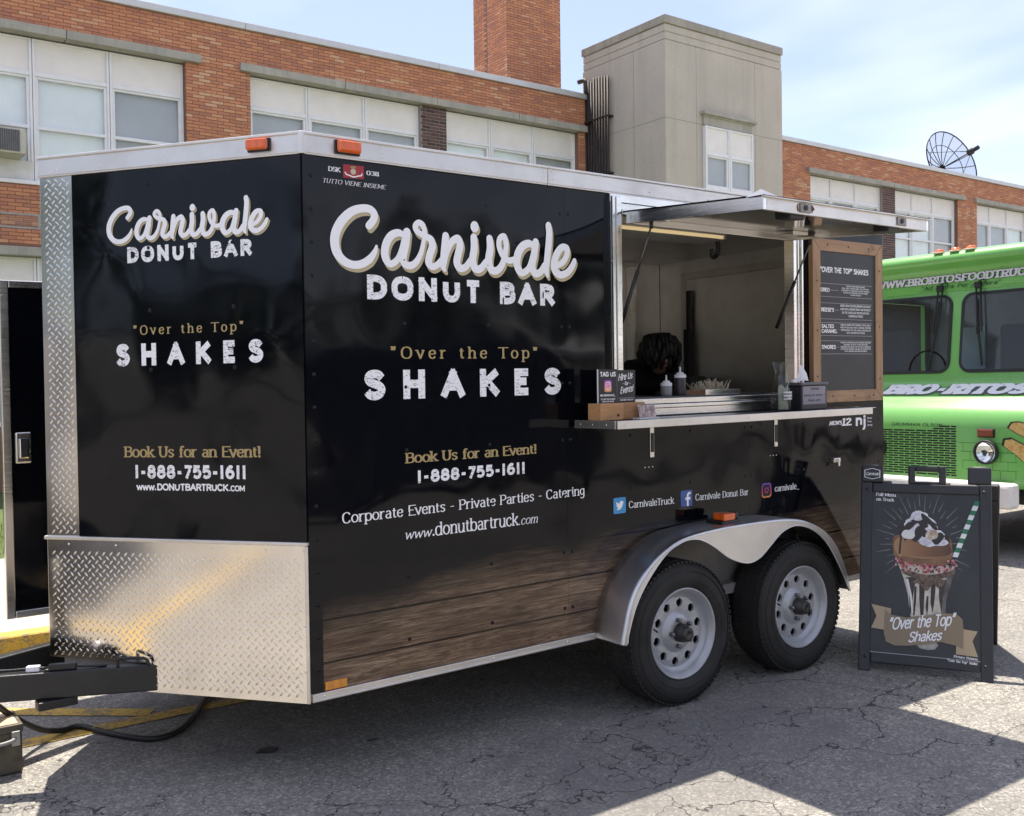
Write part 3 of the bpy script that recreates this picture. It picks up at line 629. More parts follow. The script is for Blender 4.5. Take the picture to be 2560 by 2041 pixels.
def m_wrap_wood():
    """black vinyl whose printed lower edge shows weathered planks fading into the black"""
    t = NT('wood_print_wrap'); v = t.obj(); s = t.sep(v); x, z = s[0], t.math('SUBTRACT', s[2], t.math('MULTIPLY', s[0], TAU))
    k = t.math('FLOOR', t.math('DIVIDE', t.math('SUBTRACT', z, .147), .16)); fr = t.math('FRACT', t.math('DIVIDE', t.math('SUBTRACT', z, .147), .16))
    cv = t.n('CombineXYZ'); t.put(cv.inputs[0], t.math('ADD', t.math('MULTIPLY', x, 1.5), t.math('MULTIPLY', k, 7.3))); t.put(cv.inputs[1], t.math('MULTIPLY', k, 3.1)); t.put(cv.inputs[2], t.math('MULTIPLY', z, 22))
    g1 = t.noise(cv.outputs[0], 1.7, 12, .76, 1.2)
    cv2 = t.n('CombineXYZ'); t.put(cv2.inputs[0], t.math('MULTIPLY', x, 5)); t.put(cv2.inputs[1], k); t.put(cv2.inputs[2], t.math('MULTIPLY', z, 210)); g2 = t.noise(cv2.outputs[0], 2, 4, .6)
    wood = t.ramp(g1, (.30, (.034, .021, .013)), (.43, (.135, .085, .052)), (.55, (.29, .195, .125)), (.70, (.52, .38, .26)))
    kv = t.n('CombineXYZ'); t.put(kv.inputs[0], t.math('ADD', x, t.math('MULTIPLY', k, .37))); t.put(kv.inputs[2], t.math('MULTIPLY', z, 2.6)); kn = t.n('TexVoronoi'); t.put(kn.inputs['Vector'], kv.outputs[0]); kn.inputs['Scale'].default_value = 1.25
    ringk = t.math('SINE', t.math('MULTIPLY', t.math('ADD', kn.outputs['Distance'], t.math('MULTIPLY', g1, .12)), 95)); kmask = t.ramp(kn.outputs['Distance'], (.05, 1), (.19, 0))
    wood = t.mix(t.math('MULTIPLY', kmask, t.math('MULTIPLY', t.math('ADD', ringk, 1), .42)), wood, (.045, .024, .013))
    wood = t.mix(t.ramp(g2, (.42, .75), (.52, 0)), wood, (.055, .03, .018))
    seam = t.math('LESS_THAN', t.math('ABSOLUTE', t.math('SUBTRACT', fr, t.math('ADD', .02, t.math('MULTIPLY', t.noise(v, 2), .02)))), .026)
    wood = t.mix(seam, wood, (.012, .007, .005))
    sm = t.noise(t.obj(scale=(.9, 1, 1.5)), 1.9, 3, .5, .4)
    lev = t.math('ADD', t.math('ADD', z, t.math('MULTIPLY', t.math('SUBTRACT', sm, .5), .34)), t.math('MULTIPLY', t.math('SUBTRACT', .8, x, clamp=True), .13))
    mask = t.ramp(lev, (.54, 1), (.80, 0))
    tone = t.ramp(t.noise(t.obj(scale=(1, 1, 2)), 1.6, 2), (.3, .45), (.55, 1))
    wood = t.mix(t.math('SUBTRACT', 1, tone), wood, (.05, .03, .02))
    d = t.noise(v, 24, 5, .7); blk = t.ramp(d, (.35, (.002, .0024, .0042)), (.75, (.004, .0045, .007)))
    t.set(col=t.mix(mask, blk, wood), rough=t.ramp(t.noise(v, 3, 4), (.3, .05), (.75, .12)), normal=wavy(t), spec=.27); return t.m
WRAP, WRAPW = m_wrap(), m_wrap_wood()
def m_alu(name, c=(.62, .60, .57), r=.38, streak=(2, 2, 30), dirt=.3, rv=.12, metal=1.):
    t = NT(name); v = t.obj(); s = t.noise(t.obj(scale=streak), 3, 5, .6); n = t.noise(v, 5, 6, .65)
    col = t.mix(t.ramp(n, (.42, 0), (.8, dirt)), c, (c[0]*.5, c[1]*.46, c[2]*.42))
    t.set(col=col, metal=metal, rough=t.ramp(t.math('ADD', t.math('MULTIPLY', s, .6), t.math('MULTIPLY', n, .4)), (.25, max(.03, r-rv)), (.75, r+rv)), normal=t.bump(s, .08, .002)); return t.m
ALU = m_alu('mill_aluminium', (.74, .71, .67), .42); ALUB = m_alu('bright_aluminium', (.80, .78, .75), .22); DIAM = m_alu('diamond_plate', (.78, .74, .69), .115, (1, 1, 1), .22, .04)
FEND = m_alu('fender_aluminium', (.66, .66, .67), .36, (20, 20, 20), .2); INOX = m_alu('interior_sheet', (.86, .84, .81), .42, (4, 4, 4), .3, .08); AWNIN = m_alu('awning_sheet', (.64, .62, .59), .10, (1, 1, 1), .15, .05)
BLACKST = mat('black_painted_steel', (.012, .012, .013), .42, 0, .3, 8, .002, 90); RUB = mat('tyre_rubber', (.018, .0172, .0165), .74, 0, .5, 7, .001, 140)
WHITEV = None
def m_print(name, c, worn=.0, rough=.35):
    t = NT(name); v = t.obj()
    if worn:
        s = t.noise(t.obj(scale=(30, 30, 75), rot=(.4, .5, 0)), 2.4, 4, .65, 1.2); w = t.ramp(t.math('ADD', s, t.math('MULTIPLY', t.noise(v, 9, 2), .25)), (.50, 1), (.56, 0)) if worn > .5 else 0
        t.set(col=t.mix(t.math('MULTIPLY', w, worn), c, (.05, .05, .06)), rough=rough)
    else: t.set(col=t.mix(t.ramp(t.noise(v, 40, 3), (.3, .1), (.7, 0)), c, tuple(x*.7 for x in c)), rough=rough)
    return t.m
PW, PWW, PGOLD, PGOLDS, PGREY = m_print('white_print', (.90, .90, .92)), m_print('worn_white_print', (.90, .90, .92), .9), m_print('gold_print', (.42, .31, .14)), m_print('gold_shadow_print', (.50, .42, .25)), m_print('grey_print', (.45, .45, .46))
tr = thing('food_trailer', 'black V-nose food trailer with white lettering, open serving window and tandem wheels', 'food trailer', (0, 0, 0))
def T(mb, name, m, parent=tr, **k): return mb.build(name, m, parent, shear=TAU, **k)
def pbox(mb, pl, u0, u1, v0, v1, n0, n1):
    return mb.add([pl.at(u, v, n) for n in (n0, n1) for u, v in ((u0, v0), (u1, v0), (u1, v1), (u0, v1))], [(0,3,2,1),(4,5,6,7),(0,1,5,4),(1,2,6,5),(2,3,7,6),(3,0,4,7)])
def dome(mb, pl, u, v, n, r, h=None, k=7):
    h = h or r*.55; P = [pl.at(u+r*math.cos(2*math.pi*i/k), v+r*math.sin(2*math.pi*i/k), n) for i in range(k)]+[pl.at(u+.6*r*math.cos(2*math.pi*i/k), v+.6*r*math.sin(2*math.pi*i/k), n+h*.8) for i in range(k)]+[pl.at(u, v, n+h)]
    return mb.add(P, [(i, (i+1) % k, k+(i+1) % k, k+i) for i in range(k)]+[(k+i, k+(i+1) % k, 2*k) for i in range(k)], True)
# --- skin: three side panels cut round the window and the wheel opening
WX0, WX1, WZ0, WZ1 = 1.505, 2.862, 1.40, 2.30
AX0, AX1, AZ = 1.40, 3.03, .80
def side_panel(x0, x1):
    mb = MB(); xs = sorted({x0, x1, *[v for v in (AX0, AX1, WX0, WX1) if x0 < v < x1]}); zs = [ZB+.033, AZ, WZ0, WZ1, ZR]
    for i in range(len(xs)-1):
        xm = (xs[i]+xs[i+1])/2; run = None
        for j in range(4):
            zm = (zs[j]+zs[j+1])/2
            hole = (WX0 < xm < WX1 and WZ0 < zm < WZ1) or (AX0 < xm < AX1 and zm < AZ)
            if not hole: mb.box(xs[i], xs[i+1], 0, .02, zs[j], zs[j+1])
    return T(mb, 'side_panel', WRAPW)
for a, b in ((.0, 1.2385), (1.2395, 2.4495), (2.4505, TL-.004)): side_panel(a, b)
T(pbox(MB(), NP, .150, NL-.004, ZG-.03, ZR, -.02, 0), 'nose_panel', WRAP)
T(pbox(MB(), FP, .004, NL-.150, ZB, ZR, -.02, 0), 'nose_panel', WRAP)
T(pbox(MB(), NP, NL-.042, NL-.002, ZG, ZR, .0015, .004).box(.002, .052, -.003, -.0005, ZB+.034, ZR), 'corner_post', WRAP)
# far side wall with its open doorway, rear wall, floor, ceiling, lining
fw = MB().box(0, .10, TW-.03, TW, ZB, ZR).box(.10, .86, TW-.03, TW, 2.04, ZR).box(.86, TL, TW-.03, TW, ZB, ZR); T(fw, 'far_wall', WRAP)
T(MB().box(TL-.03, TL, .021, TW-.031, ZB, ZR), 'rear_wall', WRAP)
T(MB().box(TL-.0305-.006, TL-.0305, .045, TW-.04, .45, 2.335), 'rear_lining', INOX)
fr = MB(); yy0, yy1 = .35, 1.52
for y0, y1, z0, z1 in ((yy0-.05, yy0, .6, 2.25), (yy1, yy1+.05, .6, 2.25), (yy0, yy1, 2.2, 2.25)): fr.box(TL-.05, TL-.0372, y0, y1, z0, z1)
T(fr, 'rear_door_frame', ALU, bevel=.003)
T(MB().box(TL-.07, TL-.0505, 1.47, 1.50, 1.05, 2.12), 'door_bar', BLACKST); T(MB().box(TL-.10, TL-.0703, 1.465, 1.505, 1.5, 1.85), 'door_bar_cover', BLACKST, bevel=.008)
T(MB().box(.87, TL-.04, TW-.037, TW-.031, .45, 2.335), 'far_lining', INOX)
T(MB().box(.02, WX0-.01, .021, .03, .45, 2.335).box(WX1+.01, TL-.04, .021, .03, .45, 2.335).box(WX0-.01, WX1+.01, .021, .03, .8, 1.38).box(WX0-.01, WX1+.01, .021, .03, 2.31, 2.335), 'near_lining', INOX)
T(MB().prism([(-NA+.05, NH), (.02, .03), (TL-.04, .03), (TL-.04, TW-.04), (.02, TW-.04)], .40, .45, 'z'), 'floor', mat('trailer_floor', (.25, .24, .23), .7))
T(MB().prism([(-NA+.04, NH), (.02, .022), (TL-.03, .022), (TL-.03, TW-.03), (.02, TW-.03)], 2.336, 2.352, 'z'), 'ceiling', INOX)
T(MB().prism([(-NA+.004, NH), (.004, .004), (TL-.004, .004), (TL-.004, TW-.004), (.004, TW-.004)], ZR+.004, ZT-.006, 'z'), 'roof', ALU)
T(MB().box(2.25, 3.43, 1.30, 1.78, .45, 1.25), 'back_counter', mat('dark_cabinet', (.03, .03, .032), .4)); T(MB().box(.95, 2.24, 1.45, 1.78, .45, 1.30), 'back_counter', MATS['dark_cabinet'])
T(MB().box(1.55, TL-.05, .03, .42, 1.385, 1.42), 'serving_counter', mat('counter_dark', (.035, .035, .038), .3))
T(MB().box(3.28, 3.33, 1.74, 1.788, .5, 2.3), 'wall_post', ALUB)
T(MB().box(2.35, 3.56, 1.30, 1.72, 1.251, 1.52), 'dark_filler_box', mat('filler_black', (.012, .012, .014), .25), bevel=.012)  # box added to make the lower interior behind the person dark
T(MB().box(3.45, 3.60, .5, 1.28, .46, 1.30), 'side_cabinet', MATS['dark_cabinet'], bevel=.008)
# --- aluminium rails
def rail(mb, pl, u0, u1):
    pbox(mb, pl, u0, u1, ZR, ZT, .0005, .013); pbox(mb, pl, u0, u1, ZT-.004, ZT+.006, -.02, .020); pbox(mb, pl, u0, u1, ZR-.006, ZR+.003, .001, .010); return mb
T(rail(MB(), SP, .006, 1.140), 'roof_rail', ALU, bevel=.002); T(rail(MB(), SP, 1.1425, TL), 'roof_rail', ALU, bevel=.002)
T(rail(MB(), NP, .0, NL-.006), 'roof_rail', ALU, bevel=.002); T(rail(MB(), FP, .0, NL), 'roof_rail', ALU)
T(MB().prism([(-.016, .0), (0, -.014), (.012, -.016), (.012, .002), (-.012, .006)], ZR-.005, ZT+.008, 'z'), 'rail_corner_cap', ALU, bevel=.003)
for x0, x1 in ((.004, AX0-.02), (AX1, TL)):
    T(MB().box(x0, x1, -.014, .012, ZB, ZB+.032).box(x0, x1, -.02, -.0142, ZB+.003, ZB+.012), 'bottom_rail', ALU, bevel=.002)
sc = MB()
for x in (.33, .72, 1.11, 1.17, 1.30, 1.75, 2.15, 2.6, 3.1): dome(sc, SP, x, (ZR+ZT)/2-.012, .013, .005)
for x in (1.122, 1.16):
    for z in (ZR+.018, ZT-.018): dome(sc, SP, x, z, .013, .0055)
for u in (.09, .30, .60, .97): dome(sc, NP, u, ZR+.018, .013, .005)
for x in (.05, .42, .82, 1.22, 3.2, 3.5): dome(sc, SP, x, ZB+.018, .014, .005)
for u in (.10, .32, .54, .75, .98, 1.135): dome(sc, NP, u, ZG-.02, .004, .005)
for v in (.45, .62): dome(sc, NP, 1.135, v, .004, .005)
for u in (.55, .85): dome(sc, NP, u, ZB+.04, .004, .005)
T(sc, 'rail_screws', ALUB, kind='stuff')
sb = MB()
k = 0
while .45+k*.122 < 2.3: dome(sb, SP, .034, .45+k*.122, .003, .0085); k += 1
for x in (.424, .824, 1.217, 1.262, 1.62, 2.02, 2.425, 2.475, 2.9, 3.60):
    for j in range(8):
        z = .50+j*.2485
        if (WX0-.05 < x < WX1+.05 and z > WZ0-.06) or (AX0 < x < AX1 and z < AZ+.05) or (2.9 < x < 3.64 and 1.3 < z < 2.3): continue
        dome(sb, SP, x, z, .0, .0085)
for u in (.495, .86):
    for z in (2.296, 2.05, 1.81, 1.582, 1.335, 1.10): dome(sb, NP, u, z, 0, .0085)
T(sb, 'panel_rivets', WRAP, kind='stuff')
# --- diamond plate: nose strip and stone guard with raised lugs
def lugs(mb, pl, u0, u1, v0, v1, n, skip=None, p=.0335):
    r, w, h = .0128, .0036, .0019
    i = 0; u = u0+.012
    for half in (0, 1):
        nu = int((u1-u0)/p)+2; nv = int((v1-v0)/p)+2
        for a in range(nu):
            for b in range(nv):
                u = u0+(a+.5*half+.2)*p; v = v0+(b+.5*half+.2)*p
                if u-r < u0 or u+r > u1 or v-r < v0 or v+r > v1 or (skip and skip(u, v)): continue
                s = 1 if half else -1; d = (.7071, .7071*s); e = (-d[1], d[0])
                q = lambda L, W, H: pl.at(u+d[0]*L+e[0]*W, v+d[1]*L+e[1]*W, n+H)
                P = [q(-r, 0, 0), q(-r*.35, -w, 0), q(r*.35, -w, 0), q(r, 0, 0), q(r*.35, w, 0), q(-r*.35, w, 0), q(-r*.45, 0, h), q(r*.45, 0, h)]
                mb.add(P, [(0,1,6),(1,2,7,6),(2,3,7),(3,4,7),(4,5,6,7),(5,0,6)], True)
    return mb
stp = T(pbox(MB(), NP, 0, .1495, ZG, ZR-.006, -.01, .002), 'nose_strip', DIAM); T(lugs(MB(), NP, .004, .147, ZG+.005, ZR-.008, .002), 'tread_lugs', DIAM, stp, kind='stuff')
T(pbox(MB(), FP, NL-.15, NL, ZG, ZR-.006, -.01, .002), 'nose_strip', DIAM)
gz = ZB-.004; NU, NZ = .452, .445
g = T(pbox(pbox(MB(), NP, NU, NL, gz, ZG, -.01, .004), NP, 0, NU, NZ, ZG, -.01, .004), 'stone_guard', DIAM); skip = lambda u, v: u < NU+.014 and v < NZ+.012
T(lugs(MB(), NP, .005, NL-.014, gz+.006, ZG-.028, .004, skip), 'tread_lugs', DIAM, g, kind='stuff')
T(pbox(MB(), NP, -.008, NL+.004, ZG-.002, ZG+.012, -.005, .016), 'guard_trim', ALU, g, bevel=.003); T(pbox(MB(), NP, NL-.011, NL+.003, gz, ZG-.003, .0045, .009), 'guard_edge', ALU, g, bevel=.002)
T(pbox(MB(), FP, 0, NL, NZ, ZG, -.01, .004), 'stone_guard', DIAM)
# --- marker lights and reflector
def m_amber(name, c):
    t = NT(name); v = t.obj(scale=(60, 60, 8)); w = t.noise(v, 1, 1); t.set(col=t.ramp(w, (.3, tuple(x*.75 for x in c)), (.7, c)), rough=.12, coat=.5); return t.m
AMB, AMBO = m_amber('amber_lens', (.80, .13, .012)), m_amber('amber_reflector', (.70, .26, .02))
def marker(pl, u0, u1, v0, v1, n0):
    b = T(pbox(MB(), pl, u0, u1, v0, v1, n0, n0+.008), 'marker_light', BLACKST, bevel=.003); T(pbox(MB(), pl, u0+.004, u1-.004, v0+.004, v1-.004, n0+.0082, n0+.032), 'lens', AMB, b, bevel=.009, seg=3)
marker(NP, .942, 1.036, 2.372, 2.420, .0135); marker(SP, .127, .231, 2.368, 2.420, .0135)
T(MB().box(.057, .147, -.007, -.0006, .368+.002, .402), 'side_reflector', AMBO, bevel=.002)
mk = T(MB().box(2.07, 2.20, -.16, -.05, .797, .815), 'fender_marker', BLACKST, bevel=.005); T(MB().box(2.075, 2.155, -.168, -.09, .8152, .850), 'lens', AMB, mk, bevel=.008, seg=3); T(MB().box(2.156, 2.20, -.15, -.07, .8152, .848), 'socket', BLACKST, mk, bevel=.01)
# --- serving window frame
jl = MB()
for x0, x1, s in ((WX0-.008, WX0+.058, 1), (WX1-.062, WX1+.004, -1)):
    f = MB().box(x0, x1, -.022, .04, WZ0-.05, 2.342); xm = x0 if s > 0 else x1-.014
    f.box(xm, xm+.014, -.034, -.0222, WZ0-.04, 2.34); f.box((x0+x1)/2-.004, (x0+x1)/2+.006, -.028, -.0222, WZ0-.04, 2.34)
    T(f, 'window_jamb', ALUB, bevel=.002)
T(MB().box(WX0-.01, WX1+.02, -.020, .0, 2.315, 2.352).box(WX0+.06, WX1-.064, -.016, .03, 2.285, 2.3145).box(WX0+.06, WX1-.064, -.026, .02, 2.262, 2.2845), 'window_head', ALUB, bevel=.002)
T(MB().box(WX0+.06, WX1-.064, -.012, .05, WZ0-.012, WZ0+.012).box(WX0+.0, WX1, -.03, -.0005, 1.368, 1.384).box(WX0+.0, WX1, -.022, -.0005, 1.333, 1.3675), 'window_sill', ALUB, bevel=.002)
# --- raised awning hatch
AY, AZ0, AZ1, AXL, AXR = -.82, 2.225, 2.167, 1.578, 2.752
def az(y): return AZ0+(AZ1-AZ0)*(y/AY)
aw = MB()
def abox(mb, x0, x1, y0, y1, h0, h1):
    return mb.add([(x, y, az(y)+h) for h in (h0, h1) for x, y in ((x0, y0), (x1, y0), (x1, y1), (x0, y1))], [(0,3,2,1),(4,5,6,7),(0,1,5,4),(1,2,6,5),(2,3,7,6),(3,0,4,7)])
hat = T(abox(MB(), AXL+.02, AXR-.02, AY+.02, -.012, .030, .040), 'awning_hatch', AWNIN)
T(abox(MB(), AXL-.01, AXR+.01, AY-.012, -.01, .0505, .0535), 'outer_skin', WRAP, hat)
T(abox(MB(), AXL, AXL+.022, AY, -.012, -.004, .05), 'frame_bar', ALUB, hat, bevel=.002); T(abox(MB(), AXR-.022, AXR, AY, -.012, -.004, .05), 'frame_bar', ALUB, hat, bevel=.002)
T(abox(MB(), AXL+.0225, AXR-.0225, AY, AY+.02, -.004, .05), 'frame_bar', ALU, hat, bevel=.002); T(abox(MB(), AXL+.0225, AXR-.0225, -.035, -.012, -.002, .03), 'frame_bar', ALU, hat, bevel=.002)
T(abox(MB(), AXL-.012, AXR+.03, AY-.014, AY-.001, .046, .0502), 'drip_edge', ALU, hat)
T(MB().add([(AXL-.02, AY-.02, AZ1+.05), (AXL+.07, AY-.018, AZ1+.05), (AXL-.012, AY-.0, AZ1+.075), (AXL-.012, AY+.08, AZ1+.054)], [(0,1,2),(0,2,3)]), 'bent_corner', ALU, hat)
RUST = mat('rusty_latch', (.20, .075, .03), .75, .2, .6, 40, .001, 200)
for xc, rust in ((1.84, 1), (2.53, 0)):
    lt = T(abox(MB(), xc-.035, xc+.035, AY-.005, AY-.0005, .004, .042), 'latch_plate', mat('latch_steel', (.28, .26, .24), .45, .8, .3, 30), hat, bevel=.002)
    if rust:
        random.seed(4)
        for q in (-1, 1): T(MB().add([(xc+q*(.04+.02*abs(math.cos(a*.9))*random.random()+.008*math.cos(a)), AY-.001-.0002*q, AZ1+.023+.02*math.sin(a)*random.uniform(.6, 1)) for a in [i*.7 for i in range(9)]], [tuple(range(9)) if q > 0 else tuple(reversed(range(9)))]), 'rust_stain', RUST, lt)
    T(MB().tube([(xc, AY-.0052, AZ1+.024), (xc, AY-.009, AZ1+.024)], .011, 10), 'bolt', BLACKST, lt)
    T(abox(MB(), xc-.07, xc+.03, AY+.02, AY+.10, -.022, .028), 'latch_body', BLACKST, lt, bevel=.008)
for x0, s, y0 in ((AXL+.025, 1, -.05), (AXR-.19, -1, -.09)):
    p = [(x0, y0), (x0+.16, y0), (x0+.14, y0-.10), (x0+.02, y0-.10)]
    T(MB().add([(x, y, az(y)+.012) for x, y in p]+[(x, y, az(y)+.029) for x, y in p], [(0,1,2,3),(7,6,5,4),(0,4,5,1),(1,5,6,2),(2,6,7,3),(3,7,4,0)]), 'strut_plate', ALUB, hat, bevel=.002)
for a, b in (((1.645, -.13, 2.20), (1.592, .02, 1.76)), ((2.745, -.17, 2.195), (2.70, .015, 1.76))):
    a, b = Vector(a), Vector(b); m = a.lerp(b, .45); st = T(MB().tube([m, b], .0095, 10), 'gas_strut', BLACKST); T(MB().tube([a, m], .0045, 8), 'rod', mat('strut_rod', (.12, .12, .12), .3, .9), st)
    T(MB().tube([a-Vector((0, 0, .012)), a+Vector((0, 0, .02))], .009, 8), 'ball_joint', BLACKST, st)
# --- fluorescent fitting under the ceiling, lit
lf = T(MB().box(1.62, 2.62, .28, .50, 2.255, 2.335), 'ceiling_light', mat('light_housing', (.55, .55, .53), .35, .6), bevel=.01)
t = NT('lit_tube'); t.set(col=(.9, .75, .45), em=(1, .74, .38), ems=.08)
T(MB().box(1.66, 2.58, .268, .2795, 2.257, 2.274), 'diffuser', t.m, lf)
T(MB().tube(catmull([(2.62, .4, 2.29), (2.68, .4, 2.26), (2.70, .42, 2.20), (2.66, .42, 2.18), (2.64, .41, 2.22)], 6), .012, 8), 'power_lead', BLACKST, lf)
# --- fold-down shelf
sh = T(MB().box(1.275, 3.085, -.285, -.012, 1.300, 1.328), 'shelf', mat('shelf_top', (.05, .05, .052), .35))
T(MB().box(1.270, 3.09, -.30, -.2855, 1.296, 1.331), 'edge_strip', ALU, sh, bevel=.002); T(MB().box(1.268, 1.2748, -.285, -.02, 1.296, 1.331), 'edge_strip', ALU, sh, bevel=.0015); T(MB().box(3.0852, 3.092, -.285, -.02, 1.296, 1.331), 'edge_strip', ALU, sh, bevel=.0015)
ds = MB(); LP = Plane((1.268, 0, 0), (0, -1, 0), (0, 0, 1))
for u in (.06, .14, .23): dome(ds, LP, u, 1.313, 0, .004)
for x in (1.31, 1.7, 2.1, 2.5, 2.9): dome(ds, SP, x, 1.313, .30, .004)
T(ds, 'shelf_screws', ALUB, sh, kind='stuff')
for x in (1.745, 2.652):
    b = T(MB().box(x, x+.026, -.006, -.0005, 1.135, 1.295), 'shelf_bracket', ALUB, sh, bevel=.0015)
    T(MB().box(x+.004, x+.022, -.0085, -.0065, 1.16, 1.25), 'slot', BLACKST, b)
    for q in (-.03, -.005, .02): T(dome(MB(), SP, x+q, 1.09, .0, .004), 'screw', ALUB, b)
T(MB().box(3.13, 3.19, -.03, -.0005, 1.02, 1.045).box(3.15, 3.165, -.045, -.0305, 1.0, 1.04), 'hatch_latch', ALUB, bevel=.003)
# --- menu board
BOARD = mat('slate_board', (.022, .023, .026), .45, 0, .15)
def m_wood(name, a, b, ax):
    t = NT(name); v = t.obj(scale=ax); g = t.noise(v, 1.5, 6, .65, 1.2); s = t.noise(t.obj(), 7, 4, .7)
    c = t.ramp(g, (.3, a), (.7, b)); c = t.mix(t.ramp(s, (.58, 0), (.75, .7)), c, tuple(x*.22 for x in a)); return t.set(col=c, rough=.6, normal=t.bump(g, .3, .003))
WV, WH = m_wood('weathered_wood_vertical', (.27, .15, .075), (.46, .285, .16), (18, 18, 1.6)), m_wood('weathered_wood_horizontal', (.27, .15, .075), (.46, .285, .16), (1.6, 18, 18))
bd = T(MB().box(3.0185, 3.5305, -.024, -.0005, 1.4215, 2.1855), 'menu_board', BOARD)
x0, x1, z0, z1, w = 2.952, 3.597, 1.355, 2.252, .066
for nm, P, m in (('l', [(x0, z0), (x0+w, z0+w), (x0+w, z1-w), (x0, z1)], WV), ('r', [(x1, z0), (x1, z1), (x1-w, z1-w), (x1-w, z0+w)], WV), ('b', [(x0+.002, z0), (x1-.002, z0), (x1-w-.001, z0+w), (x0+w+.001, z0+w)], WH), ('t', [(x0+.002, z1), (x0+w+.001, z1-w), (x1-w-.001, z1-w), (x1-.002, z1)], WH)):
    T(MB().prism(P, -.032, -.0005 if nm in 'lr' else -.001, 'y'), 'frame_plank', m, bd, bevel=.003)
nl = MB(); FPn = Plane((0, -.032, 0), (1, 0, 0), (0, 0, 1))
for x, z in ((3.08, 2.22), (3.27, 2.22), (3.46, 2.22), (2.985, 2.02), (2.985, 1.75), (2.985, 1.5), (3.565, 2.1), (3.565, 1.78), (3.565, 1.48), (3.12, 1.388), (3.32, 1.388), (3.5, 1.388)): decal(FPn, [(x+.006*math.cos(a*.785), z+.006*math.sin(a*.785)) for a in range(8)], None, None, .0006, '', mb=nl)
T(nl, 'knots', mat('knot_dark', (.02, .012, .008), .8), bd, kind='stuff')
BP = Plane((0, -.024, 0), (1, 0, 0), (0, 0, 1))
def S(txt, st, u0, v0, u1, cap, m, n=.0012, v1=None, pl=SP, par=tr): return lettering(pl, txt, st, u0, v0, u1, cap, m, par, n, v1, TAU)
S('"OVER THE TOP" SHAKES', 'sansbb', 3.025, 2.070, 3.468, .031, PW, pl=BP, par=bd)
MENU = (('OREO', 3.026, 3.104, 1.964, .022, 2.010, 1.938, ['COOKIES AND CREAM SHAKE,', 'REAL OREO COOKIE DONUT ON TOP WITH', "A HERSHEY'S CHOCOLATE SYRUP DRIZZLE,", 'CHOCOLATE FROSTED DIP WITH OREO', 'COOKIE PIECES']),
        ("REESE'S", 3.030, 3.144, 1.855, .022, 1.903, 1.815, ["REESE'S PEANUT BUTTER, HERSHEY'S CHOCOLATE", "SYRUP WITH A REESE'S PEANUT BUTTER DONUT", 'ON TOP, CHOCOLATE FROSTED DIP WITH', 'CHOPPED NUT PIECES']),
        ('SALTED', 3.032, 3.142, 1.765, .021, 1.795, 1.724, ['VANILLA SHAKE WITH CARAMEL SYRUP AND A', 'PINCH OF SEA SALT WITH A CARAMEL POPCORN', 'TOPPED DONUT ON TOP, VANILLA FROSTED DIP', 'WITH CHOPPED NUT PIECES']),
        ("S'MORES", 3.032, 3.158, 1.650, .022, 1.695, 1.623, ["HERSHEY'S, MARSHMALLOWS, GRAHAM CRACKERS", 'BLENDED UP WITH A FIRE ROASTED', "MARSHMALLOW DONUT ON TOP AND A HERSHEY'S", 'CHOCOLATE DRIZZLE, CHOCOLATE FROSTED DIP', 'WITH GRAHAM CRACKER CRUMBLES']))
for nm, a, b, v, cap, lt_, lb_, desc in MENU:
    S(nm, 'sansbb', a, v, b, cap, PW, pl=BP, par=bd)
    if nm == 'SALTED': S('CARAMEL', 'sansbb', 3.032, 1.738, 3.172, .021, PW, pl=BP, par=bd)
    n = len(desc); hh = (lt_-lb_-.012)/n; mb = MB()
    for i, d in enumerate(desc):
        wd = min(.285, .0075*len(d)); lettering(BP, d, 'sansb', 3.345-wd/2, lt_-.004-hh*(i+1)+hh*.28, 3.345+wd/2, hh*.62, None, None, .0012, mb=mb)
    T(mb, 'lettering', PW, bd, kind='stuff')
    ln = MB()
    for z in (lt_, lb_): decal(BP, [(3.022, z-.0009), (3.50, z-.0009), (3.50, z+.0009), (3.022, z+.0009)], None, None, .001, '', mb=ln)
    e = 3.172 if nm == 'SALTED' else b; zz = v+.011 if nm != 'SALTED' else 1.757
    decal(BP, [(e+.008, zz-.001), (3.19, zz-.001), (3.19, zz+.001), (e+.008, zz+.001)], None, None, .001, '', mb=ln)
    T(ln, 'rule_lines', PGREY, bd)
# --- lettering on the black panels
def logo(pl, fu, fv, s, n=.0016):
    for m, du, dv, nn, nm in ((PGOLDS, .0085, -.0125, n, 'script_shadow'), (PW, 0, 0, n+.0022, 'script_lettering')):
        mb = MB(); k = 0
        for st in LOGO:
            pts = catmull([Vector((fu(a)+du*s, fv(b)+dv*s)) for a, b, w in st], 7); ws = [w*s for a, b, w in st]
            def wf(t, q, ws=ws):
                f = q*(len(ws)-1); i = min(int(f), len(ws)-2); return ws[i]+(ws[i+1]-ws[i])*(f-i)
            L, Rr = ribbon(pts, wf); k += 1; z = nn+.00004*k
            mb.add([pl.at(*p, z+i*7e-6) for i, p in enumerate(L)]+[pl.at(*p, z+i*7e-6) for i, p in enumerate(Rr)], [(i, len(L)+i, len(L)+i+1, i+1) for i in range(len(L)-1)])
            for c, w in ((pts[0], ws[0]), (pts[-1], ws[-1])): mb.add([pl.at(c.x+w*.5*math.cos(a*.524), c.y+w*.5*math.sin(a*.524), z-.00002) for a in range(12)], [tuple(range(12))])
        c = (fu(.760)+du*s, fv(2.146)+dv*s); mb.add([pl.at(c[0]+.0205*s*math.cos(a*.393), c[1]+.0235*s*math.sin(a*.393), nn) for a in range(16)], [tuple(range(16))])
        T(mb, nm, m)
logo(SP, lambda u: u, lambda v: v, 1.)
logo(NP, lambda u: .308+(u-.106)*.591, lambda v: 2.13+(v-2.044)*.591, .591)
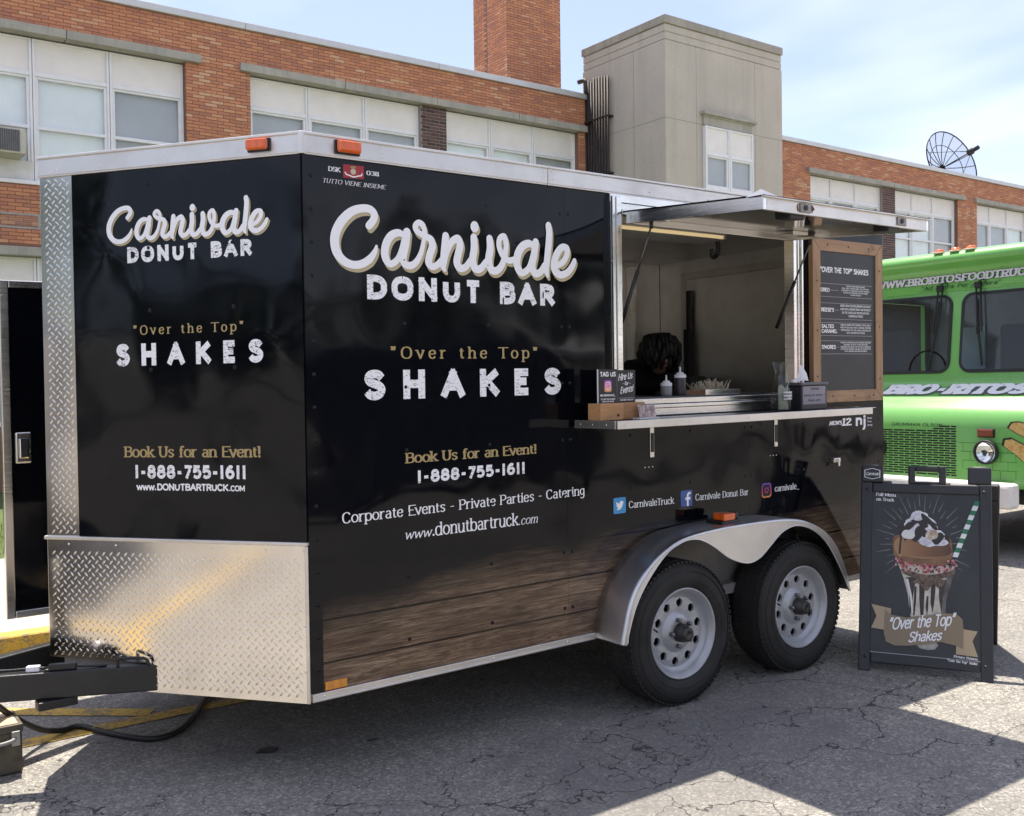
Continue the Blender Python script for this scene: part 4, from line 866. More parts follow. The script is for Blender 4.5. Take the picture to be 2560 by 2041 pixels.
S('DONUT BAR', 'wide2', .262, 1.833, 1.172, .094, PWW); S('“Over the Top”', 'serifw', .358, 1.605, 1.082, .047, PGOLD); S('SHAKES', 'wide', .246, 1.447, 1.203, .115, PWW)
S('Book Us for an Event!', 'serifb', .418, 1.194, 1.070, .041, PGOLD); S('1-888-755-1611', 'block', .470, 1.112, 1.006, .050, PWW)
S('Corporate Events - Private Parties - Catering', 'serif', .139, .985, 1.340, .041, PW, v1=.992); S('www', 'serifi', .408, .895, .530, .036, PW); S('.donutbartruck', 'serif', .535, .895, .965, .052, PW); S('.com', 'serifi', .967, .895, 1.069, .036, PW)
S('CarnivaleTruck', 'serif', 1.607, .907, 1.903, .032, PW, v1=.902); S('Carnivale Donut Bar', 'serif', 2.052, .903, 2.446, .032, PW, v1=.898); S('carnivale_', 'serif', 2.655, .897, 2.861, .032, PW)
S('DSK', 'serifb', .107, 2.304, .156, .017, PW); S('0311', 'serifb', .266, 2.306, .321, .016, PW); S('TUTTO VIENE INSIEME', 'serifi', .082, 2.259, .347, .016, PW)
S('Featured On', 'serif', 3.264, 1.306, 3.414, .018, PW)
ln = MB()
for a, b in ((3.09, 3.25), (3.428, 3.57)): decal(SP, [(a, 1.313), (b, 1.311), (b, 1.314), (a, 1.316)], None, None, .0012, '', mb=ln)
T(ln, 'rule_lines', PW)
S('NEWS', 'slab', 3.129, 1.227, 3.240, .022, PW); S('12', 'slab', 3.245, 1.219, 3.320, .042, PW); S('nj', 'sansbb', 3.373, 1.212, 3.470, .062, PW)
S('News', 'sans', 3.482, 1.248, 3.53, .012, PW); S('True', 'sans', 3.482, 1.228, 3.525, .012, PW); S('Jersey', 'sans', 3.482, 1.208, 3.535, .012, PW)
S('DONUT BAR', 'wide2', .400, 1.996, .938, .062, PWW, pl=NP); S('“Over the Top”', 'serifw', .419, 1.7175, .902, .036, PGOLD, pl=NP); S('SHAKES', 'wide', .343, 1.598, .978, .086, PWW, pl=NP)
S('Book Us for an Event!', 'serifb', .367, 1.244, .965, .042, PGOLD, pl=NP); S('1-888-755-1611', 'block', .413, 1.162, .901, .052, PWW, pl=NP); S('www.', 'sansbb', .420, 1.116, .508, .026, PW, pl=NP); S('DONUTBARTRUCK', 'sansbb', .512, 1.116, .824, .027, PW, pl=NP); S('.COM', 'sansbb', .828, 1.116, .894, .022, PW, pl=NP)
# flag with a gold badge and a white scroll
fl = decal(SP, [(.168, 2.286), (.255, 2.288), (.255, 2.337), (.168, 2.336)], m_print('flag_red', (.36, .022, .03)), tr, .0012, 'flag_print', TAU)
gb = m_print('badge_gold', (.36, .29, .14)); decal(SP, [(.210+.0115*math.cos(a*.524), 2.312+.0115*math.sin(a*.524)) for a in range(12)], m_print('badge_pale', (.55, .50, .33)), fl, .0017, 'badge', TAU); decal(SP, [(.198, 2.324), (.222, 2.326), (.219, 2.333), (.201, 2.332)], gb, fl, .0016, 'badge_wings', TAU)
mb = MB(); L, Rr = ribbon(catmull([Vector(p) for p in ((.175, 2.308), (.181, 2.299), (.192, 2.297), (.201, 2.294), (.212, 2.292), (.223, 2.295), (.232, 2.298), (.243, 2.300), (.248, 2.309))], 4), lambda t, k: .0045); mb.add([SP.at(*p, .0017) for p in L+Rr], [(i, len(L)+i, len(L)+i+1, i+1) for i in range(len(L)-1)]); T(mb, 'scroll', PW, fl)
# social icons
def disc(u, v, r, r2=None, k=16): return [(u+r*math.cos(2*math.pi*a/k), v+(r2 or r)*math.sin(2*math.pi*a/k)) for a in range(k)]
ic = decal(SP, rrect(1.511, .888, 1.588, .962, .008), m_print('icon_sky_blue', (.05, .30, .62)), tr, .0012, 'bird_icon', TAU)
q = lambda a, b: (1.511+.077*a, .888+.074*b)
decal(SP, [q(*p) for p in ((.20,.26),(.38,.22),(.56,.27),(.70,.42),(.76,.60),(.84,.72),(.75,.72),(.68,.78),(.57,.78),(.50,.68),(.50,.62),(.36,.66),(.24,.76),(.22,.62),(.28,.54),(.22,.55),(.27,.42),(.36,.37),(.30,.30))], PW, ic, .0017, 'bird', TAU)
ic = decal(SP, rrect(1.950, .881, 2.030, .959, .006), m_print('icon_dark_blue', (.045, .11, .34)), tr, .0012, 'letter_icon', TAU)
q = lambda a, b: (1.95+.08*a, .881+.078*b)
decal(SP, [q(*p) for p in ((.52,.0),(.68,.0),(.68,.40),(.82,.40),(.85,.56),(.68,.56),(.68,.68),(.74,.74),(.86,.74),(.86,.88),(.68,.88),(.56,.80),(.52,.68),(.52,.56),(.40,.56),(.40,.40),(.52,.40))], PW, ic, .0017, 'letter', TAU)
def m_insta(name, lo, hi):
    t = NT(name); g = t.sep(t.obj())[2]; r = t.n('MapRange'); t.put(r.inputs[0], g); r.inputs[1].default_value = lo; r.inputs[2].default_value = hi
    return t.set(col=t.ramp(r.outputs[0], (0, (.80, .36, .08)), (.35, (.72, .09, .16)), (.7, (.45, .05, .36)), (1, (.14, .08, .50))), rough=.35)
def camera_icon(pl, u, v, w, h, m, par, shear=0, n=.0012, local=False, bg=None):
    o = decal(pl, rrect(u, v, u+w, v+h, w*.24), m, par, n, 'camera_icon', shear, local=local)
    if bg: decal(pl, rrect(u+.1*w, v+.1*h, u+.9*w, v+.9*h, w*.18), bg, o, n+.0003, 'icon_face', shear, local=local)
    mb = MB()
    def ring(P, Q, nn): k = len(P); mb.add([pl.at(*p, nn) for p in P]+[pl.at(*p, nn) for p in Q], [(i, (i+1) % k, k+(i+1) % k, k+i) for i in range(k)])
    a, b = .16, .07
    if not bg: ring(rrect(u+a*w, v+a*h, u+(1-a)*w, v+(1-a)*h, w*.18), rrect(u+(a+b)*w, v+(a+b)*h, u+(1-a-b)*w, v+(1-a-b)*h, w*.13), n+.0006)
    ring(disc(u+w/2, v+h/2, w*.20, h*.20), disc(u+w/2, v+h/2, w*.13, h*.13), n+.0006); decal(pl, disc(u+.71*w, v+.71*h, w*.04, h*.04, 8), None, None, n+.0006, '', mb=mb)
    mb.build('icon_lines', PW if not bg else m, o, shear=shear, local=local)
camera_icon(SP, 2.550, .872, .078, .076, m_insta('icon_gradient', .895, .972), tr, TAU, bg=m_print('icon_black', (.01, .01, .012)))
# --- wheels, fender, running gear
XW, SPC, YW, HW = 1.8079, .8698, -.1434, .335
FT = [(1.374,.345),(1.381,.375),(1.421,.51),(1.476,.603),(1.575,.693),(1.687,.752),(1.79,.779),(1.95,.793),(2.12,.798),(2.35,.796),(2.518,.786),(2.659,.76),(2.805,.698),(2.91,.606),(2.986,.479),(3.032,.354)]
FB = [(1.402,.348),(1.408,.39),(1.453,.505),(1.53,.612),(1.642,.714),(1.733,.753),(1.802,.763),(1.873,.752),(1.957,.712),(2.067,.644),(2.193,.605),(2.285,.62),(2.365,.669),(2.461,.729),(2.573,.748),(2.702,.712),(2.805,.643),(2.879,.560),(2.955,.45),(3.005,.356)]
ft = [Vector(p) for p in catmull([Vector(p) for p in FT], 4)]; fb = catmull([Vector(p) for p in FB], 4)
for sgn in (1, -1):      # side skin shaped to the fender's curve
    c_ = [(p.x, p.y-.006) for p in ft if AX0 < p.x < AX1 and (p.x < 2.12) == (sgn > 0)]
    c_ = sorted(c_); e_ = AX0 if sgn > 0 else AX1
    P_ = ([(e_, c_[0][1])]+c_+[(c_[-1][0], AZ), (e_, AZ)]) if sgn > 0 else ([(c_[0][0], AZ)]+c_+[(e_, c_[-1][1]), (e_, AZ)])
    T(MB().prism(P_, .0004, .0195, 'y'), 'side_panel_corner', WRAPW)
fm = MB(); FY = -.205; rows = []
for y, d in ((0.0, 0), (-.06, 0), (-.185, 0), (-.198, .003), (FY, .012)):
    r = []
    for i, p in enumerate(ft):
        t_ = (ft[min(i+1, len(ft)-1)]-ft[max(i-1, 0)]).normalized(); nr = Vector((t_.y, -t_.x)); r.append((p.x+nr.x*d, y, p.y+nr.y*d))
    rows.append(r)
n_ = len(ft); fm.add([p for r in rows for p in r], [(i*n_+j, i*n_+j+1, (i+1)*n_+j+1, (i+1)*n_+j) for i in range(4) for j in range(n_-1)], True)
sk = [(x, z) for x, _, z in rows[-1]]+[(p.x, p.y) for p in reversed(fb)]
fe = T(fm, 'fender', FEND); md = fe.modifiers.new('solid', 'SOLIDIFY'); md.thickness = .003; md.offset = 0
T(MB().prism(sk, FY-.0012, FY+.0012, 'y'), 'fender_skirt', FEND, fe)
lip = MB().tube([(p.x, FY+.001, p.y) for p in fb], .004, 6); T(lip, 'rolled_edge', FEND, fe)
T(MB().box(AX0-.03, AX1+.03, .088, .095, .33, .80).box(AX0-.03, AX1+.03, .0205, .0878, .795, .80), 'wheel_liner', mat('liner_grey', (.20, .19, .18), .6, .3, .2))
RIM = mat('silver_wheel_paint', (.40, .41, .43), .36, .3, .07, 8, coat=.2); NUT = mat('nut_steel', (.22, .22, .22), .4, .9)
def wheel(cx):
    c = (cx, 0, HW)
    w = MB().lathe([(.208, YW+.008), (.214, YW-.004), (.235, YW-.016), (.27, YW-.022), (.305, YW-.014), (.322, YW+.002), (.331, YW+.016), (.334, YW+.05), (.335, YW+.10), (.334, YW+.15), (.322, YW+.195), (.27, YW+.215), (.20, YW+.19)], (cx, 0, HW), 'y', 64)
    wh = w.build('wheel', RUB, tr, label=None)
    bl = MB()
    for k in range(76):
        a = 2*math.pi*k/76; d = Vector((math.cos(a), 0, math.sin(a))); tn = Vector((-math.sin(a), 0, math.cos(a)))
        bl.obox(Vector(c)+d*.330+Vector((0, YW+.011, 0)), tn*.009, d*.0045, Vector((0, .012, 0)))
        for q in range(3): bl.obox(Vector(c)+d*.335+Vector((0, YW+.05+.045*q, 0))+tn*(.004*q), tn*.0115, d*.003, Vector((0, .018, 0)))
    bl.build('tread_blocks', RUB, wh, kind='stuff')
    for rr in (.245, .29): MB().lathe([(rr, YW-.0235+(.002 if rr > .27 else .0055)), (rr+.004, YW-.026+(.004 if rr > .27 else .004)), (rr+.008, YW-.0225+(.004 if rr > .27 else .002))], c, 'y', 64).build('sidewall_ring', RUB, wh)
    rim = MB().lathe([(.200, YW+.15), (.199, YW+.012), (.209, YW+.004), (.213, YW-.006), (.209, YW-.011), (.202, YW-.004), (.192, YW+.012), (.186, YW+.02), (.183, YW+.034), (.168, YW+.038), (.165, YW+.0405)], c, 'y', 64).build('rim', RIM, wh)
    # disc with ten round windows
    mb = MB(); N = 10; r0, r1 = .098, .166; hr = .0215; rc = .138; yd = lambda r: YW+.040-.004*math.sin((r-r0)/(r1-r0)*math.pi)
    for k in range(N):
        a0, a1 = 2*math.pi*(k-.5)/N+.2, 2*math.pi*(k+.5)/N+.2; am = (a0+a1)/2
        ring = [(r0, a0), (r0, am), (r0, a1), (rc, a1), (r1, a1), (r1, am), (r1, a0), (rc, a0)]
        B8 = [(cx+r*math.cos(a), yd(r), HW+r*math.sin(a)) for r, a in ring]
        H8 = []
        for r, a in ring:
            p = Vector((r*math.cos(a)-rc*math.cos(am), r*math.sin(a)-rc*math.sin(am))).normalized()*hr; H8.append((cx+rc*math.cos(am)+p.x, yd(rc), HW+rc*math.sin(am)+p.y))
        I8 = [(x, y+.012, z) for x, y, z in H8]
        mb.add(B8+H8+I8, [(i, 8+i, 8+(i+1) % 8, (i+1) % 8) for i in range(8)]+[(8+i, 16+i, 16+(i+1) % 8, 8+(i+1) % 8) for i in range(8)], False)
    mb.build('disc', RIM, wh)
    MB().lathe([(.098, YW+.0405), (.092, YW+.036), (.080, YW+.020), (.060, YW+.017), (.044, YW+.02)], c, 'y', 40).build('hub_plate', RIM, wh)
    MB().lathe([(.044, YW+.021), (.042, YW-.008), (.036, YW-.014), (.034, YW-.034), (.030, YW-.040), (.012, YW-.041), (.010, YW-.036), (.0, YW-.036)], c, 'y', 24).build('hub_cap', mat('hub_dark', (.07, .068, .065), .5, .7), wh)
    for k in range(5):
        a = 2*math.pi*k/5+.6; MB().tube([(cx+.063*math.cos(a), YW+.018, HW+.063*math.sin(a)), (cx+.063*math.cos(a), YW-.004, HW+.063*math.sin(a)), (cx+.063*math.cos(a), YW-.008, HW+.063*math.sin(a))], [.0115, .0115, .007], 6, smooth=False).build('lug_nut', NUT, wh)
    MB().lathe([(.0, YW+.075), (.19, YW+.075)], c, 'y', 32).build('brake_drum', mat('drum_black', (.012, .011, .011), .8), wh)
    MB().tube([(cx-.155, YW+.035, HW+.035), (cx-.165, YW+.0, HW+.03)], .004, 6).build('valve', BLACKST, wh)
for k in range(2): wheel(XW+k*SPC)
for k in range(2): MB().tube([(XW+k*SPC, .08, HW), (XW+k*SPC, 1.75, HW)], .038, 10).build('axle', BLACKST, tr)
for k in range(2): MB().lathe([(.208, 1.78), (.27, 1.80), (.322, 1.78), (.335, 1.72), (.335, 1.63), (.32, 1.60), (.2, 1.62)], (XW+k*SPC, 0, HW), 'y', 32).build('far_tyre', RUB, tr)
ud = MB()
for y in (.14, TW-.20): ud.box(.03, TL-.05, y, y+.05, .30, .40)
for x in (.25, .75, 1.25, 1.75, 2.25, 2.75, 3.25): ud.box(x, x+.04, .19, TW-.2, .34, .399)
ud.box(1.95, 2.55, .145, .185, .24, .30)
T(ud, 'chassis_frame', BLACKST)
# --- drawbar, plugs and handle
d0 = Vector((-1.195, .914)); 
def drail(sgn, name):
    a = Vector((.15, .914-sgn*(1.345*.4646))); b = Vector((-1.26, .914-sgn*(-.065*.4646)))
    t_ = (b-a).normalized(); nr = Vector((-t_.y, t_.x))*.026; mb = MB()
    P = [a+nr, b+nr, b-nr, a-nr]; mb.add([(p.x, p.y, .338) for p in P]+[(p.x, p.y, .440) for p in P], [(0,3,2,1),(4,5,6,7),(0,1,5,4),(1,2,6,5),(2,3,7,6),(3,0,4,7)])
    return T(mb, name, BLACKST, bevel=.006)
dr = drail(1, 'drawbar'); drail(-1, 'drawbar')
T(MB().tube([(-1.2, .914, .39), (-1.5, .914, .39)], .045, 10), 'coupler', BLACKST); T(MB().tube([(-1.32, .914, .0), (-1.32, .914, .75)], .03, 12), 'jack', BLACKST)
T(MB().box(-.80, -.66, .655, .72, .305, .337), 'safety_bracket', BLACKST, dr, bevel=.004)
T(MB().tube(catmull([(-.53, .585, .44), (-.53, .585, .468), (-.515, .578, .472), (-.46, .55, .470), (-.435, .535, .462), (-.43, .53, .44)], 5), .006, 8), 'grab_handle', BLACKST, dr)
wht = mat('white_plastic', (.72, .70, .78), .35)
T(MB().obox((-.80, .735, .452), (.022, -.010, 0), (.006, .012, 0), (0, 0, .011)), 'white_plug', wht, dr, bevel=.004); T(MB().obox((-.705, .690, .453), (.045, -.021, 0), (.006, .012, 0), (0, 0, .012)), 'black_connector', BLACKST, dr, bevel=.004)
T(MB().tube(catmull([(-1.1, .93, .50), (-.98, .84, .46), (-.90, .79, .45), (-.82, .745, .452), (-.75, .71, .452), (-.66, .668, .45), (-.60, .64, .446), (-.56, .628, .444)], 6), .005, 6), 'wire', BLACKST, dr)
# --- open door on the far side
dy = 1.852; dx0, dx1, dz0, dz1 = -.712, .055, .425, 2.04
dr = T(MB().box(dx0+.03, dx1-.03, dy-.012, dy+.012, dz0+.03, dz1-.03), 'door', WRAP)
for x0, x1, z0, z1 in ((dx0, dx0+.0395, dz0, dz1), (dx1-.0395, dx1, dz0, dz1), (dx0+.04, dx1-.04, dz0, dz0+.035), (dx0+.04, dx1-.04, dz1-.035, dz1)): T(MB().box(x0, x1, dy-.022, dy+.022, z0, z1), 'door_frame', ALUB, dr, bevel=.004)
hd = T(MB().box(dx0+.052, dx0+.125, dy-.030, dy-.0125, 1.165, 1.315), 'paddle_latch', ALUB, dr, bevel=.012, seg=3); T(MB().box(dx0+.068, dx0+.112, dy-.042, dy-.0302, 1.19, 1.285), 'paddle', mat('chrome', (.8, .8, .8), .08, 1., .02), hd, bevel=.008)
DPl = Plane((0, dy-.012, 0), (1, 0, 0), (0, 0, 1))
T(MB().tube(catmull([(-.46, dy-.05, 2.02), (-.50, dy-.06, 2.08), (-.45, dy-.05, 2.16), (-.43, dy-.04, 2.2)], 6), .005, 6), 'door_cable', BLACKST, dr)

# ------------------------------------------------------------------ things on the shelf and counter
def m_pine(name, a, b): return m_wood(name, a, b, (4, 30, 30))
PINE = m_pine('pine_block', (.42, .21, .085), (.56, .31, .14))
SZ = 1.3295     # shelf top
def lz(z, x): return z+TAU*x
wb = thing('sign_holder', 'pine block holder with two small black signs on the left end of the shelf', 'sign holder', (1.41, -.13, lz(SZ, 1.41)))
def W(mb, name, m, par, **k): return mb.build(name, m, par, shear=TAU, **k)
W(MB().box(1.278, 1.412, -.185, -.10, SZ, SZ+.074), 'wood_block', PINE, wb, bevel=.003); W(MB().box(1.414, 1.56, -.165, -.09, SZ, SZ+.074), 'wood_block', m_pine('pine_block_dark', (.33, .16, .065), (.46, .25, .11)), wb, bevel=.003)
W(MB().box(1.372, 1.384, -.1865, -.1852, SZ+.016, SZ+.026), 'knot', MATS['knot_dark'], wb)
CARD = mat('black_card', (.016, .016, .018), .4); ACR = mat('card_edge_white', (.75, .75, .75), .4)
def sign(x0, x1, y, z0, z1, nm):
    s = W(MB().box(x0, x1, y, y+.003, z0, z1), nm, CARD, wb); W(MB().box(x0-.0035, x0-.0002, y-.001, y+.004, z0, z1), 'clear_edge', ACR, s); return s, Plane((0, y, 0), (1, 0, 0), (0, 0, 1))
s, pl = sign(1.300, 1.410, -.145, SZ+.06, SZ+.222, 'tag_sign')
lettering(pl, 'TAG US', 'sansbb', 1.311, SZ+.190, 1.402, .021, PW, s, .0006, shear=TAU); lettering(pl, '@CARNIVALE_', 'sansbb', 1.311, SZ+.104, 1.400, .009, PW, s, .0006, shear=TAU)
lettering(pl, 'TO BE FEATURED', 'sansbb', 1.314, SZ+.088, 1.398, .0065, PW, s, .0006, shear=TAU); lettering(pl, 'ON OUR PAGE', 'sansbb', 1.322, SZ+.078, 1.39, .0065, PW, s, .0006, shear=TAU)
camera_icon(pl, 1.334, SZ+.123, .044, .053, m_insta('small_icon_gradient', SZ-lz(SZ, 1.41)+.123+TAU*1.35, SZ-lz(SZ, 1.41)+.18+TAU*1.35), s, TAU, .0006)
s, pl = sign(1.428, 1.538, -.125, SZ+.06, SZ+.218, 'hire_sign')
lettering(pl, 'Hire Us', 'script', 1.434, SZ+.170, 1.520, .030, PW, s, .0006, SZ+.180, TAU); lettering(pl, '- for -', 'script', 1.458, SZ+.150, 1.508, .018, PW, s, .0006, shear=TAU); lettering(pl, 'Events!', 'script', 1.446, SZ+.112, 1.524, .030, PW, s, .0006, SZ+.122, TAU)
mb = MB(); decal(pl, [(1.434, SZ+.093), (1.532, SZ+.093), (1.532, SZ+.0945), (1.434, SZ+.0945)], None, None, .0006, '', mb=mb); W(mb, 'rule_line', PGREY, s)
lettering(pl, 'DonutBarTruck.com', 'script', 1.444, SZ+.082, 1.525, .008, PW, s, .0006, shear=TAU)
ch = thing('card_holder', 'clear acrylic holder with picture cards leaning on the pine block', 'card holder', (1.54, -.20, lz(SZ, 1.54)))
CLEAR = m_glass('clear_acrylic', (.95, .95, .96), .05)
W(MB().add([(1.478, -.215, SZ), (1.59, -.215, SZ), (1.60, -.185, SZ+.072), (1.488, -.185, SZ+.072)], [(0, 1, 2, 3)]), 'front_sheet', CLEAR, ch)
t = NT('card_photo'); t.set(col=t.ramp(t.noise(t.obj(scale=(40, 10, 34)), 1.2, 3, .6), (.35, (.12, .09, .08)), (.5, (.42, .25, .2)), (.6, (.55, .5, .47)), (.75, (.2, .17, .18))), rough=.4)
W(MB().add([(1.486, -.207, SZ+.008), (1.586, -.207, SZ+.008), (1.594, -.184, SZ+.062), (1.494, -.184, SZ+.062)], [(0, 1, 2, 3)]), 'card', t.m, ch); W(MB().box(1.478, 1.60, -.218, -.17, SZ+.0002, SZ+.006), 'base', ACR, ch)
def bottle(x, y, r, hb, fill, label):
    z = 1.4202; b = thing('squeeze_bottle', label, 'bottle', (x, y, lz(z, x)), group='squeeze bottles on the serving counter')
    W(MB().lathe([(0, z), (r*.96, z), (r, z+.004), (r, z+hb*.93), (r*.93, z+hb)], (x, y, 0), 'z', 20), 'body', fill, b)
    W(MB().lathe([(r*1.02, z+hb), (r*1.04, z+hb+.004), (r*1.02, z+hb+.016), (r*.66, z+hb+.018), (r*.64, z+hb+.026), (r*.20, z+hb+.028), (r*.11, z+hb+.055), (0, z+hb+.056)], (x, y, 0), 'z', 20), 'cap', mat('white_cap', (.80, .80, .82), .4), b)
bottle(1.982, .12, .028, .048, mat('grey_sauce', (.24, .235, .235), .35), 'short squeeze bottle of grey sauce with white nozzle cap')
bottle(2.075, .115, .029, .088, mat('dark_sauce', (.035, .03, .035), .3), 'tall squeeze bottle of dark sauce with white nozzle cap')
ty = thing('stirrer_tray', 'steel tray heaped with pale wooden stirrers on the serving counter', 'tray', (2.33, .13, lz(1.4202, 2.33)))
W(MB().box(2.20, 2.46, .06, .20, 1.4202, 1.424).box(2.20, 2.46, .06, .064, 1.424, 1.446).box(2.20, 2.46, .196, .20, 1.424, 1.446).box(2.20, 2.204, .0642, .1958, 1.424, 1.446).box(2.456, 2.46, .0642, .1958, 1.424, 1.446), 'tray', ALUB, ty)
st = MB(); random.seed(11)
for k in range(120):
    a = Vector((random.uniform(2.215, 2.40), random.uniform(.075, .185), 1.427+random.uniform(0, .022))); d = Vector((random.uniform(-.35, .35)-(.6 if a.x < 2.25 else 0), random.uniform(-.4, .4), random.uniform(.4, 1))).normalized()*random.uniform(.035, .062)
    st.tube([a, a+d], .0016, 4, smooth=False)
W(st, 'stirrers', mat('pale_stick', (.50, .43, .32), .7), ty, kind='stuff')
cf = thing('tip_carafe', 'glass carafe tip jar stuffed with dollar bills at the right end of the window', 'jar', (2.525, -.15, lz(SZ, 2.525)))
W(MB().lathe([(.046, SZ), (.050, SZ+.006), (.052, SZ+.05), (.050, SZ+.10), (.040, SZ+.14), (.029, SZ+.185), (.031, SZ+.21), (.043, SZ+.248)], (2.525, -.15, 0), 'z', 28), 'glass_body', m_glass('carafe_glass', (.86, .88, .87), .04), cf)
BILL = mat('dollar_paper', (.36, .37, .28), .8, 0, .25, 60)
bm = MB(); q = catmull([Vector((2.492, -.16)), Vector((2.515, -.188)), Vector((2.545, -.178)), Vector((2.555, -.15))], 5); bm.add([(p.x, p.y, SZ+.008) for p in q]+[(p.x, p.y, SZ+.125+.01*math.sin(i)) for i, p in enumerate(q)], [(i, i+1, len(q)+i+1, len(q)+i) for i in range(len(q)-1)], True)
W(bm, 'dollar_bill', BILL, cf); W(MB().add([(2.50, -.14, SZ+.01), (2.55, -.12, SZ+.01), (2.545, -.13, SZ+.11), (2.505, -.15, SZ+.12)], [(0, 1, 2, 3)]), 'dollar_bill', BILL, cf)
lm = MB(); q = [(2.525+.0535*math.cos(a), -.15+.0535*math.sin(a)) for a in [math.radians(-128+8*i) for i in range(13)]]
lm.add([(x, y, SZ+.058) for x, y in q]+[(x, y, SZ+.098) for x, y in q], [(i, i+1, len(q)+i+1, len(q)+i) for i in range(len(q)-1)], True); W(lm, 'paper_label', ACR, cf)
d_ = Vector((math.cos(math.radians(-104)), math.sin(math.radians(-104)), 0)); pl = Plane(Vector((2.525, -.15, 0))+d_*.0555, (-d_.y, d_.x, 0), (0, 0, 1)); INK = mat('label_ink', (.02, .02, .06), .5)
lettering(pl, "We Don't", 'sansbb', -.026, SZ+.081, .024, .011, INK, cf, .0004, shear=TAU); lettering(pl, 'Mind a Tip', 'sansbb', -.027, SZ+.064, .028, .011, INK, cf, .0004, shear=TAU)
nd = thing('napkin_dispenser', 'black napkin dispenser with white napkin poking out beside the menu board', 'napkin dispenser', (2.72, -.15, lz(SZ, 2.72)))
DK_ = mat('dispenser_plastic', (.022, .021, .026), .38)
W(MB().box(2.605, 2.815, -.215, -.075, SZ, SZ+.125), 'case', DK_, nd, bevel=.006); W(MB().box(2.597, 2.823, -.222, -.068, SZ+.1255, SZ+.142), 'lid', mat('lid_grey', (.10, .098, .11), .35), nd, bevel=.007, seg=3)
W(MB().box(2.612, 2.797, -.2175, -.2155, SZ+.03, SZ+.122), 'label_plate', mat('label_lilac', (.26, .24, .28), .5), nd); pl = Plane((0, -.2175, 0), (1, 0, 0), (0, 0, 1))
lettering(pl, 'Carnivale', 'script', 2.672, SZ+.103, 2.742, .013, INK, nd, .0004, shear=TAU); lettering(pl, 'Having an event...?', 'sansb', 2.620, SZ+.070, 2.79, .013, INK, nd, .0004, shear=TAU); lettering(pl, 'Book us!!!', 'sansb', 2.656, SZ+.044, 2.752, .013, INK, nd, .0004, shear=TAU)
nm = MB(); P = [(2.62, -.15, .143), (2.66, -.17, .150), (2.70, -.165, .152), (2.735, -.16, .148), (2.75, -.15, .146), (2.655, -.152, .168), (2.69, -.16, .195), (2.735, -.148, .188), (2.675, -.15, .215), (2.692, -.146, .236), (2.73, -.140, .205), (2.60, -.155, .152)]
nm.add([(x, y, SZ+z) for x, y, z in P], [(0,1,5),(1,2,6),(1,6,5),(2,3,7),(2,7,6),(3,4,7),(5,6,8),(6,10,9),(6,9,8),(6,7,10),(0,5,11)]); o = W(nm, 'napkin', mat('white_napkin', (.82, .82, .84), .85), nd); md = o.modifiers.new('s', 'SOLIDIFY'); md.thickness = .0006

